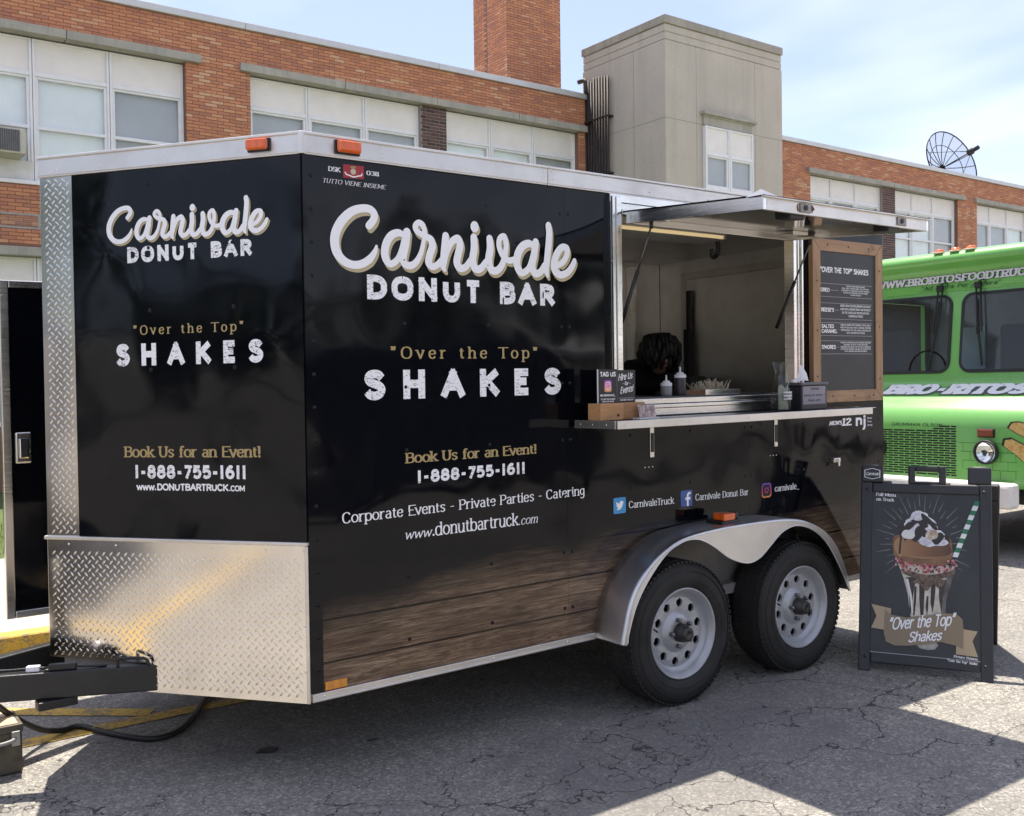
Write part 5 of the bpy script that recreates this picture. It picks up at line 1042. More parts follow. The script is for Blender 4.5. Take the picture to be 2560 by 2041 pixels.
# ------------------------------------------------------------------ person bent over the counter inside
def person():
    p = thing('person', 'person in dark clothes bending over the counter inside the trailer, head bowed', 'person', (2.80, 1.20, .48))
    z0 = .452+TAU*2.9; C = Vector((2.80, 1.20, z0)); f = Vector((-.45, -.89, 0)).normalized(); r = Vector((f.y, -f.x, 0))
    P = lambda a, b, z: C+f*a+r*b+Vector((0, 0, z))
    J = dict(pel=(P(-.12, 0, .90), .115), sp1=(P(-.02, 0, 1.00), .13), sp2=(P(.12, 0, 1.06), .135), ch=(P(.25, 0, 1.09), .13), nk=(P(.35, 0, 1.11), .06), hd=(P(.42, 0, 1.13), .07))
    E_ = [('pel', 'sp1'), ('sp1', 'sp2'), ('sp2', 'ch'), ('ch', 'nk'), ('nk', 'hd')]
    for s, k in ((1, 'r'), (-1, 'l')):
        J['hp'+k] = (P(-.10, .10*s, .86), .095); J['kn'+k] = (P(.02, .11*s, .48), .066); J['an'+k] = (P(-.02, .11*s, .09), .042); J['to'+k] = (P(.16, .13*s, .035), .035)
        J['sh'+k] = (P(.27, .19*s, 1.07), .062); J['el'+k] = (P(.36, .25*s, .82), .044); J['wr'+k] = (P(.55, .17*s, .78), .028); J['hn'+k] = (P(.62, .15*s, .775), .024)
        E_ += [('pel', 'hp'+k), ('hp'+k, 'kn'+k), ('kn'+k, 'an'+k), ('an'+k, 'to'+k), ('ch', 'sh'+k), ('sh'+k, 'el'+k), ('el'+k, 'wr'+k), ('wr'+k, 'hn'+k)]
        for q in range(5):
            a = 'f%d%s' % (q, k); th = q == 0
            J[a] = (P(.65 if not th else .62, .15*s+(q-2)*.016*s if not th else .11*s, .76), .0085); J[a+'t'] = (P((.69, .70, .71, .70, .69)[q] if not th else .65, .15*s+(q-2)*.019*s if not th else .095*s, .735), .0075)
            E_ += [('hn'+k, a), (a, a+'t')]
    keys = list(J); me = bpy.data.meshes.new('body'); me.from_pydata([J[k][0]-p.location for k in keys], [(keys.index(a), keys.index(b)) for a, b in E_], [])
    o = bpy.data.objects.new('body', me); COL.objects.link(o); o.parent = p
    md = o.modifiers.new('skin', 'SKIN'); md.use_smooth_shade = True
    for i, k in enumerate(keys): me.skin_vertices[0].data[i].radius = (J[k][1], J[k][1])
    me.skin_vertices[0].data[keys.index('pel')].use_root = True
    s2 = o.modifiers.new('sub', 'SUBSURF'); s2.levels = 1; s2.render_levels = 1
    t = NT('person_skin_and_clothes'); z = t.sep(t.obj())[2]; t.set(col=t.mix(t.math('LESS_THAN', z, .42), (.014, .014, .016), (.02, .022, .03)), rough=.85); me.materials.append(t.m)
    hc = P(.49, 0, 1.185); ax = (f*.72+Vector((0, 0, .55))).normalized()
    def ell(c, rx, ry, rz, m, nm, dirx=f, cut=-1.1, par=p):
        mb = MB(); n, k = 10, 18; up = Vector((0, 0, 1)); dx = dirx.normalized(); dy = up.cross(dx); vs = []
        for i in range(n+1):
            a = -math.pi/2+math.pi*i/n
            for j in range(k):
                b = 2*math.pi*j/k; vs.append(c+dx*(rx*math.cos(a)*math.cos(b))+dy*(ry*math.cos(a)*math.sin(b))+up*(rz*max(cut, math.sin(a))))
        mb.add(vs, [(i*k+j, i*k+(j+1) % k, (i+1)*k+(j+1) % k, (i+1)*k+j) for i in range(n) for j in range(k)], True); return mb.build(nm, m, par)
    SK = mat('skin', (.33, .19, .13), .55); hd = ell(hc, .098, .078, .108, SK, 'head')
    hb_ = mat('black_hair', (.008, .007, .008), .6, 0, .3, 60)
    for q in range(110):
        a, e = random.uniform(0, 6.28), random.uniform(-.25, 1.4); d_ = f*math.cos(a)*math.cos(e)+r*math.sin(a)*math.cos(e)+Vector((0, 0, math.sin(e))); e2 = e-.8; d2 = f*math.cos(a)*math.cos(e2)+r*math.sin(a)*math.cos(e2)+Vector((0, 0, math.sin(e2)))
        if q == 0: loc = MB()
        loc.tube([hc+Vector((0, 0, .02))+d_*.108, hc+Vector((0, 0, .018))+(d_+d2).normalized()*.124, hc+d2*.118], [.010, .013, .008], 5)
    loc.build('hair_locks', hb_, p, kind='stuff')
    hr = mat('black_hair', (.008, .007, .008), .6, 0, .3, 60); ell(hc+Vector((0, 0, .018))-f*.012, .116, .106, .118, hr, 'hair', cut=-.55); 
    ell(hc+f*.098-Vector((0, 0, .03)), .022, .014, .02, SK, 'nose', par=hd)
    for s in (1, -1): ell(hc+f*.085+r*.032*s+Vector((0, 0, .0)), .012, .014, .010, mat('eye_dark', (.02, .02, .02), .3), 'eye', par=hd); ell(hc+r*.08*s-Vector((0, 0, .01)), .018, .010, .026, SK, 'ear', par=hd)
    ell(hc+f*.082-Vector((0, 0, .062)), .012, .026, .006, mat('lip', (.30, .12, .10), .5), 'mouth', par=hd)
person()

# ------------------------------------------------------------------ ground clutter at the drawbar
cb = MB().tube(catmull([(-1.25, .86, .33), (-1.02, .86, .33), (-.92, .93, .29), (-.82, 1.05, .18), (-.70, 1.18, .07), (-.60, 1.26, .02), (-.52, 1.28, .016), (-.44, 1.11, .014), (-.37, .985, .014), (-.30, .915, .014), (-.20, .94, .014), (-.08, 1.09, .014), (.05, 1.31, .016), (.20, 1.45, .05), (.3, 1.5, .30)], 7), .0125, 8).build('power_cable', mat('cable_black', (.012, .012, .012), .5), origin=(-.5, 1.2, 0))
tag(cb, 'thick black power cable hanging from the drawbar and lying on the asphalt', 'cable')
bx = thing('metal_case', 'worn dark metal case with rusty top and grey handle below the drawbar', 'case', (-.98, 1.0, 0))
OLIVE = mat('worn_metal', (.085, .075, .055), .55, .4, .4, 14, .001, 120)
MB().box(-1.16, -.816, .895, 1.10, .004, .165).build('body', OLIVE, bx, bevel=.006); MB().box(-1.163, -.812, .890, 1.104, .1655, .196).build('lid', mat('worn_lid', (.10, .085, .065), .6, .3, .4, 14), bx, bevel=.005)
MB().box(-1.15, -.83, .90, 1.09, .1962, .199).build('rusty_top', mat('rust_top', (.50, .38, .26), .8, 0, .35, 18), bx)
MB().tube(catmull([(-.93, .885, .135), (-.90, .868, .135), (-.86, .868, .14), (-.845, .884, .145)], 5), .008, 8).build('handle', mat('handle_grey', (.25, .25, .24), .5), bx); MB().tube([(-1.1, .88, .125), (-.93, .875, .135)], .009, 8).build('handle_bar', MATS['handle_grey'], bx)
MB().box(-.856, -.826, .880, .8895, .115, .172).build('latch', mat('latch_pale', (.38, .37, .33), .5, .3), bx, bevel=.002)

# ------------------------------------------------------------------ A-frame pavement sign
SB = mat('sign_black_plastic', (.022, .023, .027), .45, 0, .12, 10, .0006, 200)
sg = thing('pavement_sign', 'black plastic A-frame pavement sign with a milkshake poster beside the rear wheel', 'sign', (3.07+.874*.28, -.595+.486*.28, 0), (0, 0, math.radians(-60.9)))
SS, SH, SWD = .28, 1.055, .635; VL = math.hypot(SS, SH)
fp = Plane((-SWD/2, -SS, 0), (1, 0, 0), (0, SS, SH)); bp = Plane((SWD/2+.04, .56, 0), (-1, 0, 0), (0, -.55, SH))
def sb_(mb, pl, *a): return pbox(mb, pl, *a)
def leaf_panel(pl, nm, front):
    mb = MB(); t0, t1 = -.034, 0
    for a in ((0, .058, .0, .99), (SWD-.058, SWD, .0, .99), (.0585, SWD-.0585, .045, .098), (.0585, SWD-.0585, .935, .985)): sb_(mb, pl, *a, t0, t1)
    o = mb.build(nm, SB, sg, local=True, bevel=.006)
    for a in ((.0, .112, .9905, 1.083), (SWD-.112, SWD, .9905, 1.083)): sb_(MB(), pl, *a, t0, t1-.002).build('hinge_tab', SB, o, local=True, bevel=.008)
    h = MB()
    for a in ((.235, .270, .9855, 1.085), (.385, .420, .9855, 1.085), (.2705, .3845, 1.055, 1.085), (.2705, .3845, .9855, 1.0)): sb_(h, pl, *a, t0+.005, t1-.004)
    h.build('handle', SB, o, local=True, bevel=.007); return o
fo = leaf_panel(fp, 'front_leaf', 1); bo = leaf_panel(bp, 'rear_leaf', 0)
sb_(MB(), bp, .05, SWD-.05, .09, .94, -.03, -.006).build('back_sheet', SB, bo, local=True)
for u in (.055, SWD-.055): MB().tube([fp.at(u-.03, 1.075, -.02), fp.at(u+.03, 1.075, -.02)], .011, 8).build('hinge_pin', ALU, sg, local=True)
for u, v in ((.035, .075), (SWD-.035, .075), (.035, .95), (SWD-.035, .95)): dome(MB(), fp, u, v, .0, .009, .004, 10).build('bolt', SB, fo, local=True)
PU0, PU1, PV0, PV1 = .05, SWD-.05, .095, .938
pw, ph = PU1-PU0, PV1-PV0
t = NT('poster_slate'); v = t.obj(); t.set(col=t.ramp(t.noise(v, 5, 4), (.3, (.026, .030, .032)), (.7, (.04, .044, .046))), rough=.5)
po = sb_(MB(), fp, PU0, PU1, PV0, PV1, -.02, -.008).build('poster', t.m, sg, local=True)
def uv(x, y):
    k = (y-420)/1010.; xl = 303-55*k; xr = 1025-20*k; return (PU0+(x-xl)/(xr-xl)*pw, PV0+(1-k)*ph)
LAY = [0]
def art(nm, pts, m, n=None, smooth=False, par=None):
    LAY[0] += 1; n = n if n is not None else -.0078+LAY[0]*.00012
    P = [uv(*p) for p in pts]
    if smooth: P = [tuple(q) for q in catmull([Vector(p) for p in P], 4, True)]
    return decal(fp, P, m, par or po, n, nm, local=True)
def fl(n, c, r=.35): return MATS.get('fl_'+n) or MATS.setdefault('fl_'+n, m_print('ink_'+n, c, 0, r))
RAY = MB(); random.seed(2)
for k in range(44):
    a = 2*math.pi*k/44+.05; r0, r1 = (205+30*(k % 2)), (270+35*(k % 3))
    if 3.9 < a < 5.5: continue
    c, s_ = math.cos(a), math.sin(a)
    p, q = (640+r0*c*.95, 740-r0*s_), (640+r1*c*.95, 740-r1*s_); w = 2.6
    decal(fp, [uv(p[0]-w*s_, p[1]-w*c), uv(p[0]+w*s_, p[1]+w*c), uv(q[0]+w*s_*.3, q[1]+w*c*.3), uv(q[0]-w*s_*.3, q[1]-w*c*.3)], None, None, -.0077, '', mb=RAY)
RAY.build('ray_lines', fl('ray', (.20, .22, .21)), po, local=True)
def m_art(n, a, b, sc=30):
    t = NT('ink_'+n); v = t.obj(); return t.set(col=t.ramp(t.noise(v, sc, 4, .6), (.35, a), (.65, b)), rough=.35)
art('glass_stem', [(540,1180),(560,1230),(590,1310),(570,1355),(600,1378),(650,1384),(700,1376),(722,1352),(690,1312),(735,1235),(770,1160)], m_art('milk_glass', (.26, .25, .23), (.50, .47, .42)), smooth=False)
art('glass_bowl', [(470,870),(505,960),(530,1060),(540,1185),(770,1185),(785,1060),(820,960),(850,870),(660,850)], m_art('milkshake', (.46, .41, .33), (.66, .61, .52), 22))
for P in ([(520,955),(600,940),(575,1010),(560,1090),(545,1180),(535,1180),(540,1060)], [(610,950),(650,960),(640,1060),(630,1175),(610,1180),(605,1080)], [(690,950),(720,945),(712,1040),(700,1120),(690,1160),(678,1100)], [(740,960),(800,950),(775,1050),(765,1150),(748,1160),(735,1060)], [(575,1010),(590,1000),(583,1100),(570,1185),(560,1180)], [(655,1060),(668,1060),(662,1140),(652,1185),(646,1120)]): art('chocolate_run', P, m_art('chocolate', (.012, .008, .006), (.05, .028, .018), 40))
art('donut', [(440,720),(480,690),(640,700),(800,690),(830,740),(826,820),(790,862),(660,882),(530,868),(455,835),(440,780)], m_art('donut', (.15, .065, .028), (.27, .135, .06), 14), smooth=True)
art('donut_highlight', [(450,745),(480,720),(505,760),(500,820),(470,812)], fl('donut_light', (.46, .28, .13)), smooth=True); art('donut_band', [(470,790),(640,812),(815,785),(818,800),(640,832),(476,812)], fl('donut_band', (.34, .19, .085)), smooth=True)
def m_grad(n, lo, hi, a, b, c):
    t = NT('ink_'+n); x = t.sep(t.obj())[0]; r_ = t.n('MapRange'); t.put(r_.inputs[0], t.math('ADD', x, t.math('MULTIPLY', t.noise(t.obj(), 26, 4), .05))); r_.inputs[1].default_value = lo; r_.inputs[2].default_value = hi
    return t.set(col=t.ramp(r_.outputs[0], (0, a), (.45, b), (1, c)), rough=.35)
art('donut_face', [(452,735),(500,705),(640,715),(790,705),(818,745),(812,800),(640,822),(470,800)], m_grad('donut_shade', -.16, .17, (.44, .26, .11), (.26, .12, .05), (.07, .03, .015)), smooth=True)
art('glass_shade', [(800,905),(850,880),(820,965),(785,1065),(772,1180),(745,1180),(760,1060)], m_art('glass_dark', (.05, .045, .04), (.18, .16, .14), 30)); art('glass_highlight', [(520,965),(535,960),(556,1060),(562,1170),(552,1170),(542,1065)], fl('glass_light', (.72, .71, .70)))
for P in ([(560,985),(620,950),(700,945),(780,960),(740,1010),(700,985),(655,1030),(610,990)], [(500,900),(660,930),(830,900),(820,930),(660,962),(515,935)]): art('chocolate_layer', P, m_art('choc_layer', (.03, .016, .01), (.22, .14, .09), 60), smooth=True)
SPK = [MB(), MB(), MB()]; random.seed(9)
for k in range(150):
    x = random.uniform(452, 858); y = 880+30*math.sin((x-450)/410*math.pi)*.5+random.uniform(-26, 22)-(22 if x > 800 or x < 500 else 0); r = random.uniform(5, 10)
    decal(fp, [uv(x+r*math.cos(a*1.05), y+r*math.sin(a*1.05)) for a in range(6)], None, None, -.0078+.00012*(LAY[0]+1)+.00003*(k % 4), '', mb=SPK[k % 3])
LAY[0] += 3
for mb, c in zip(SPK, ((.45, .05, .07), (.62, .35, .34), (.10, .03, .03))): mb.build('sprinkles', fl('spr%g' % c[0], c), po, local=True, kind='stuff')
art('cream', [(500,690),(505,650),(540,640),(530,600),(560,580),(580,545),(630,532),(665,560),(720,590),(750,640),(790,680),(812,720),(780,745),(720,748),(680,758),(640,742),(590,712),(540,712)], m_art('cream', (.60, .59, .66), (.84, .83, .86), 16), smooth=True)
for P in ([(490,700),(485,640),(530,610),(600,625),(540,650),(505,700),(490,800),(478,800)], [(590,690),(600,640),(660,620),(700,660),(665,690),(640,700)], [(560,600),(640,575),(730,610),(760,650),(720,640),(650,605),(580,620)], [(740,690),(800,680),(818,720),(790,720),(760,700)]): art('chocolate_drizzle', P, fl('choc', (.02, .013, .011)), smooth=True)
for (x, y, r_) in ((560, 625, 34), (612, 575, 30), (650, 560, 26), (700, 640, 36), (745, 700, 34), (600, 700, 36), (655, 725, 34), (545, 690, 30), (775, 725, 26)):
    art('cream_swirl', [(x+r_*1.2*math.cos(q*.7), y+r_*.72*math.sin(q*.7)) for q in range(9)], m_art('cream_%d' % x, (.50, .49, .57), (.86, .85, .88), 45), smooth=True)
for P in ([(520,640),(560,604),(600,612),(575,640),(545,668),(530,720),(518,720)], [(640,548),(690,580),(742,640),(720,650),(676,606),(640,580)], [(560,700),(620,660),(650,672),(620,712),(590,730)], [(700,700),(756,664),(782,690),(745,735),(716,738)], [(612,600),(655,596),(680,630),(640,640)]): art('chocolate_drizzle', P, fl('choc', (.02, .013, .011)), smooth=True)
art('marshmallow', [(500,690),(520,660),(560,660),(590,685),(570,712),(520,710)], fl('mallow', (.78, .76, .74)), smooth=True); art('marshmallow', [(665,670),(700,650),(740,665),(735,700),(690,712),(662,700)], m_art('toasted', (.35, .24, .12), (.74, .68, .58), 40), smooth=True)
sa, sb2 = Vector((1003, 462)), Vector((848, 812)); dv = (sb2-sa)/12; pn = Vector((-dv.y, dv.x)).normalized()*16
for k in range(12):
    a, b = sa+dv*k, sa+dv*(k+1); sl = dv.normalized()*5
    art('straw_stripe', [tuple(a+pn+sl), tuple(b+pn+sl), tuple(b-pn-sl), tuple(a-pn-sl)], fl('green', (.02, .17, .08)) if k % 2 == 0 else fl('strawwhite', (.74, .76, .76)), n=-.0078+.0034)
LAY[0] += 1
art('ribbon_tail', [(280,1132),(415,1152),(400,1250),(360,1285),(272,1278),(312,1205)], fl('ribbon_light', (.42, .32, .20))); art('ribbon_tail', [(835,1395),(850,1240),(980,1250),(945,1310),(978,1400)], fl('ribbon_light', None))
art('ribbon', [(370,1160),(415,1190),(520,1200),(640,1180),(760,1155),(850,1158),(885,1185),(890,1250),(884,1362),(840,1345),(740,1330),(640,1350),(520,1370),(430,1375),(370,1355),(358,1300)], fl('ribbon', (.25, .19, .115)))
def ptext(txt, st, a, b, cap, m=PW, n=.0006):
    A, Bv = uv(*a), uv(*b); lettering(fp, txt, st, A[0], A[1], Bv[0], cap, m, po, n, Bv[1], local=True)
ptext('“Over the Top”', 'script', (388,1285), (832,1225), .062); ptext('Shakes', 'script', (520,1350), (742,1320), .052)
ptext('Full Menu', 'serifb', (338,447), (472,450), .017); ptext('on Truck', 'serifb', (338,478), (458,481), .017)
ptext("Picture: S'mores", 'serifb', (822,1414), (975,1420), .0115); ptext('“Over the Top” Shake', 'serifb', (778,1440), (973,1447), .0115)
bd_ = MB()
for a, b, c, d_ in ((PU0+.004, PU1-.004, PV0+.003, PV0+.006), (PU1-.007, PU1-.004, PV0+.006, PV1-.02)): decal(fp, [(a, c), (b, c), (b, d_), (a, d_)], None, None, -.0076, '', mb=bd_)
bd_.build('poster_edge', PGREY, po, local=True)
hx = MB(); L6 = [(.016, 1.015), (.056, 1.005), (.096, 1.015), (.096, 1.055), (.056, 1.066), (.016, 1.055)]; k6 = 6
hx.add([fp.at(*p, .0) for p in L6]+[fp.at(.056+(p[0]-.056)*.9, 1.035+(p[1]-1.035)*.9, .0) for p in L6], [(i, (i+1) % 6, 6+(i+1) % 6, 6+i) for i in range(6)]); hx.build('badge_outline', PW, fo, local=True)
lettering(fp, 'Carnivale', 'script', .024, 1.026, .088, .017, PW, fo, .0, local=True)

# ------------------------------------------------------------------ green food truck
GRN = None
def m_green():
    t = NT('green_truck_paint'); v = t.obj(); n = t.noise(v, 2, 5, .6); f = t.noise(v, 30, 4, .7)
    c = t.mix(t.ramp(n, (.35, 0), (.75, .35)), (.15, .42, .095), (.12, .35, .08)); c = t.mix(t.ramp(f, (.56, 0), (.78, .45)), c, (.09, .21, .05)); c = t.mix(t.ramp(t.noise(t.obj(scale=(9, 9, .6)), 1, 4), (.55, 0), (.8, .3)), c, (.12, .28, .06))
    return t.set(col=c, rough=.33, coat=.3, normal=t.bump(t.noise(v, 3, 2), .12, .01))
GRN = m_green(); GASK = mat('rubber_gasket', (.012, .012, .013), .6); YC = 1.475
gt = thing('green_food_truck', 'bright green step-van food truck with white lettering parked behind the trailer', 'food truck', (9.5, YC, 0))
G = lambda mb, n, m, par=gt, **k: mb.build(n, m, par, **k)
Y0, Y1 = YC-1.05, YC+1.05
# nose: grille face, rounded hood, header with brow, roof
prof = [(6.62, .60), (6.62, 1.10), (6.635, 1.17), (6.67, 1.235), (6.73, 1.285), (6.86, 1.37), (7.0, 1.46), (7.02, 1.495)]
nose = MB(); n_ = len(prof)
def yends(mb, pts, y0, y1, r=.10, k=5):
    """sweep an X-Z line across the truck with rounded outer ends"""
    cols = []
    for i in range(k+1):
        a = math.pi/2*i/k; cols.append((y0+r*(1-math.sin(a)), r*(1-math.cos(a)) if i else 0))
    left = [(y0+r*(1-math.sin(math.pi/2*i/k)), r*(1-math.cos(math.pi/2*i/k))) for i in range(k, -1, -1)]
    cs = [(y, d) for y, d in left]+[(y1-(y-y0), d) for y, d in reversed(left)]
    vs = [(x+d, y, z) for (y, d) in cs for x, z in pts]; m = len(pts)
    mb.add(vs, [(i*m+j, (i+1)*m+j, (i+1)*m+j+1, i*m+j+1) for i in range(len(cs)-1) for j in range(m-1)], True); return mb
body = G(yends(nose, prof, Y0, Y1, .14), 'nose', GRN)
for ya in (Y0+.02, Y1-.06):
    G(MB().box(8.2, 13.4, ya, ya+.04, .62, 2.66).box(7.2, 8.2, ya, ya+.04, .62, 1.45).box(7.2, 8.2, ya, ya+.04, 2.3, 2.66).box(6.98, 7.2, ya, ya+.04, .62, 2.66), 'box_side', GRN)
for ya in (Y0+.0605, Y1-.0655):
    G(MB().box(7.12, 8.3, ya, ya+.005, .9, 1.45).box(7.12, 8.3, ya, ya+.005, 2.3, 2.6).box(8.2, 8.3, ya, ya+.005, 1.45, 2.3).box(7.12, 7.2, ya, ya+.005, 1.45, 2.3), 'cab_lining', mat('cab_grey', (.28, .31, .33), .8))
    G(MB().box(7.2, 8.2, ya-.02, ya-.016, 1.45, 2.3), 'door_window', m_glass('door_glass'))
G(MB().box(13.36, 13.4, Y0+.06, Y1-.06, .62, 2.66), 'box_rear', GRN)
G(yends(MB(), [(7.02, 1.485), (7.028, 1.535)], Y0+.04, Y1-.04, .05), 'cowl', GRN)
hdr = [(7.105, 2.32), (7.10, 2.40), (7.09, 2.50), (7.05, 2.545), (6.985, 2.565), (6.965, 2.585), (6.97, 2.63), (7.01, 2.665), (7.10, 2.69), (7.5, 2.73), (13.4, 2.74)]
G(yends(MB(), hdr, Y0+.01, Y1-.01, .08), 'header_and_roof', GRN)
wp = Plane((7.025, Y1-.03, 1.53), (0, -1, 0), (.085, 0, .80)); WL = 2.04
def ring(mb, pl, A, Bp, n): k = len(A); return mb.add([pl.at(*p, n) for p in A]+[pl.at(*p, n) for p in Bp], [(i, (i+1) % k, k+(i+1) % k, k+i) for i in range(k)])
uc = (Y1-.03)-YC
fr_ = MB()
for a, b in ((.0, uc), (uc, WL)):
    pa, pb = (a+.13, b-.048) if a == 0 else (a+.048, b-.13)
    ring(fr_, wp, rrect(a, .0, b, .81, .001), rrect(pa, .045, pb, .765, .10), 0)
G(fr_, 'windscreen_surround', GRN)
GL2 = m_glass('truck_glass', (.55, .62, .66), .02)
for a, b in ((.13, uc-.048), (uc+.048, WL-.13)):
    g_ = MB(); A, Bp = rrect(a-.004, .041, b+.004, .769, .104), rrect(a+.022, .067, b-.022, .743, .08)
    ring(g_, wp, A, Bp, .012); ring(g_, wp, Bp, [(p[0], p[1]) for p in Bp], .012); k = len(A)
    g_.add([wp.at(*p, .012) for p in A]+[wp.at(*p, -.002) for p in A], [(i, k+i, k+(i+1) % k, (i+1) % k) for i in range(k)])
    o = G(g_, 'windscreen', GASK); G(MB().add([wp.at(*p, .004) for p in rrect(a+.015, .06, b-.015, .75, .085)], [tuple(range(24))]), 'pane', GL2, o)
# cab seen through the glass
CABM = mat('cab_grey', (.28, .31, .33), .8); CABL = mat('cab_pale', (.42, .45, .46), .7)
G(MB().box(8.3, 8.32, Y0+.06, Y1-.06, 1.0, 2.6), 'bulkhead', CABM); G(MB().box(7.06, 7.45, Y0+.08, Y1-.08, 1.30, 1.46), 'dashboard', mat('dash_dark', (.05, .055, .06), .7), bevel=.03)
G(MB().box(7.03, 8.3, Y0+.06, Y1-.06, 2.60, 2.62), 'cab_ceiling', CABM); G(MB().box(7.0, 8.3, Y0+.06, Y1-.06, 1.0, 1.02), 'cab_floor', CABM)
G(MB().box(8.285, 8.299, YC+.38, YC+.75, 1.62, 2.05), 'bulkhead_window', mat('pale_window', (.55, .65, .75), .4)); G(MB().box(7.60, 7.66, YC-.62, YC-.12, 1.50, 2.02), 'seat_back', mat('seat_dark', (.03, .03, .035), .8), bevel=.05, seg=3)
G(MB().box(7.3, 7.6, YC-.75, YC-.35, 1.465, 1.52), 'paper_tray', CABL, bevel=.01); G(MB().box(7.75, 7.78, YC-.85, YC-.3, 2.25, 2.42), 'ceiling_shelf', CABL)
G(MB().lathe([(.19, 0), (.205, .015), (.19, .03)], (7.42, YC+.5, 1.60), 'x', 24), 'steering_wheel', GASK)
# wipers
for s, u in ((1, uc-.16), (-1, uc+.20)):
    w_ = G(MB().box(7.06, 7.095, Y1-.03-u-.03, Y1-.03-u+.03, 2.325, 2.385), 'wiper', GASK, bevel=.01); P = lambda uu, v, n: wp.at(u+uu, v, n)
    for du in (-.012, .03): G(MB().tube([P(du, .80, .04), P(du-.03*s, .42, .045), P(-.02*s, .38, .04)], .008, 6), 'arm', GASK, w_)
    G(MB().tube([P(.0, .70, .03), P(-.03*s, .38, .032), P(-.07*s, .10, .028)], .011, 6), 'blade', GASK, w_)
    G(MB().tube(catmull([P(.05, .845, .03), P(.07, .86, .03), P(.03, .875, .03), P(-.01, .85, .03)], 4), .004, 5), 'washer_hose', GASK, w_)
# marker lamps along the brow
for y in (YC-.02+.0, YC+.135, YC-.165, YC+.80, YC-.80):
    l_ = G(MB().box(6.985, 7.09, y-.045, y+.045, 2.668, 2.682), 'roof_marker', mat('cream_base', (.7, .62, .45), .5), bevel=.004); vs_ = MB().lathe([(.0, .028), (.02, .026), (.036, .016), (.04, .0)], (0, 0, 0), 'z', 14)
    vs_.v = [(7.03+x*1.0, y+yy*1.15, 2.682+z) for x, yy, z in vs_.v]; G(vs_, 'lens', AMB, l_)
# front details
gp = Plane((6.62, Y1, 0), (0, -1, 0), (0, 0, 1)); U = lambda y: Y1-y
slots = MB(); bh = .0212
for r in range(22):
    z = .672+r*bh; off = (r % 2)*.055
    y = YC+.46
    u = U(YC+.46)+off*.5
    if r >= 21: continue
    uu = U(YC+.46)-off
    while uu < U(1.222):
        a, b = max(uu, U(YC+.46)), min(uu+.098, U(1.222)-.004)
        if b-a > .02 and not (r >= 19 and b < U(1.345)): decal(gp, [(a, z), (b, z), (b, z+.0135), (a, z+.0135)], None, None, .001, '', mb=slots)
        uu += .11
G(slots, 'grille_slots', mat('grille_black', (.008, .008, .008), .8), kind='stuff')
lettering(gp, 'GRUMMAN OLSON', 'pixel', U(1.845), 1.098, U(1.355), .028, GASK, gt, .0012)
hl_y, hl_z = .945, .895
h_ = G(MB().lathe([(.104, 0), (.104, -.03), (.098, -.04), (.088, -.034), (.086, 0)], (6.596, hl_y, hl_z), 'x', 32), 'headlight', GASK)
G(MB().lathe([(.086, -.012), (.06, .012), (.03, .022), (.0, .024)], (6.596, hl_y, hl_z), 'x', 32), 'reflector', mat('chrome_lamp', (.85, .85, .85), .12, 1., .03), h_)
tl = NT('lamp_glass'); tl.set(col=(.85, .85, .85), rough=.08, trans=.85, ior=1.3); G(MB().lathe([(.087, -.026), (.06, -.036), (.03, -.041), (.0, -.042)], (6.596, hl_y, hl_z), 'x', 32), 'lens', m_glass('headlamp_lens', (.9, .92, .92), .15), h_)
h2 = G(MB().lathe([(.104, 0), (.104, -.03), (.098, -.04), (.088, -.034), (.086, -.01), (.0, -.02)], (6.622, 2*YC-hl_y, hl_z), 'x', 32), 'headlight', GASK)
s_ = G(MB().box(6.604, 6.6195, .885, 1.035, 1.018, 1.092), 'side_marker', GASK, bevel=.006); G(MB().box(6.590, 6.6035, .893, 1.027, 1.026, 1.084), 'lens', mat('red_brown_lens', (.22, .045, .02), .3), s_, bevel=.006)
lnm = MB(); DG = mat('dark_green_line', (.03, .16, .02), .5)
for r, z in enumerate((.965, .89, .815, .74)):
    decal(gp, [(U(1.21-.02*r), z), (U(.70), z), (U(.70), z+.0045), (U(1.21-.02*r), z+.0045)], None, None, .0008, '', mb=lnm)
    for q in range(4):
        y = 1.17-.13*q-(r % 2)*.065; decal(gp, [(U(y), z-.07), (U(y)+.004, z-.07), (U(y)+.004, z), (U(y), z)], None, None, .0008, '', mb=lnm)
G(lnm, 'brick_pattern_print', DG)
hp = Plane(Vector((7.0, Y1, 1.46))-Vector((-.27, 0, -.175)).normalized()*0, (0, -1, 0), (.27, 0, .175))
G(lettering(hp, 'BRO-RITOS', 'slabfat', U(2.10), -.158, U(.78), .165, None, None, .010, mb=MB()), 'lettering', PW)
sh_ = MB(); polys, w_ = text_polys('BRO-RITOS', 'slabfat')
def grown(pl, txt, st, u0, v0, u1, cap, g, n, m, nm):
    """outline of a line of lettering: every stroke redrawn fatter, just below it"""
    old = STY[st]; STY[st] = (old[0]+g, old[1]+g, old[2], old[3]+g*.4, old[4])
    try:
        p_, w = text_polys(txt, st); w -= 0; mb = MB(); sx = (u1-u0)/w; sy = cap/70
        for i, p in enumerate(p_): decal(pl, [(u0+a*sx, v0+b*sy) for a, b in p], None, None, n+(i % 10)*3e-5, '', mb=mb)
        return G(mb, nm, m)
    finally: STY[st] = old
grown(hp, 'BRO-RITOS', 'slabfat', U(2.10)+.006, -.166, U(.78)+.006, .165, 11, .006, mat('grey_outline', (.09, .10, .11), .5), 'lettering_outline')
hb = Plane((7.105, Y1, 2.32), (0, -1, 0), (-.013, 0, .18))
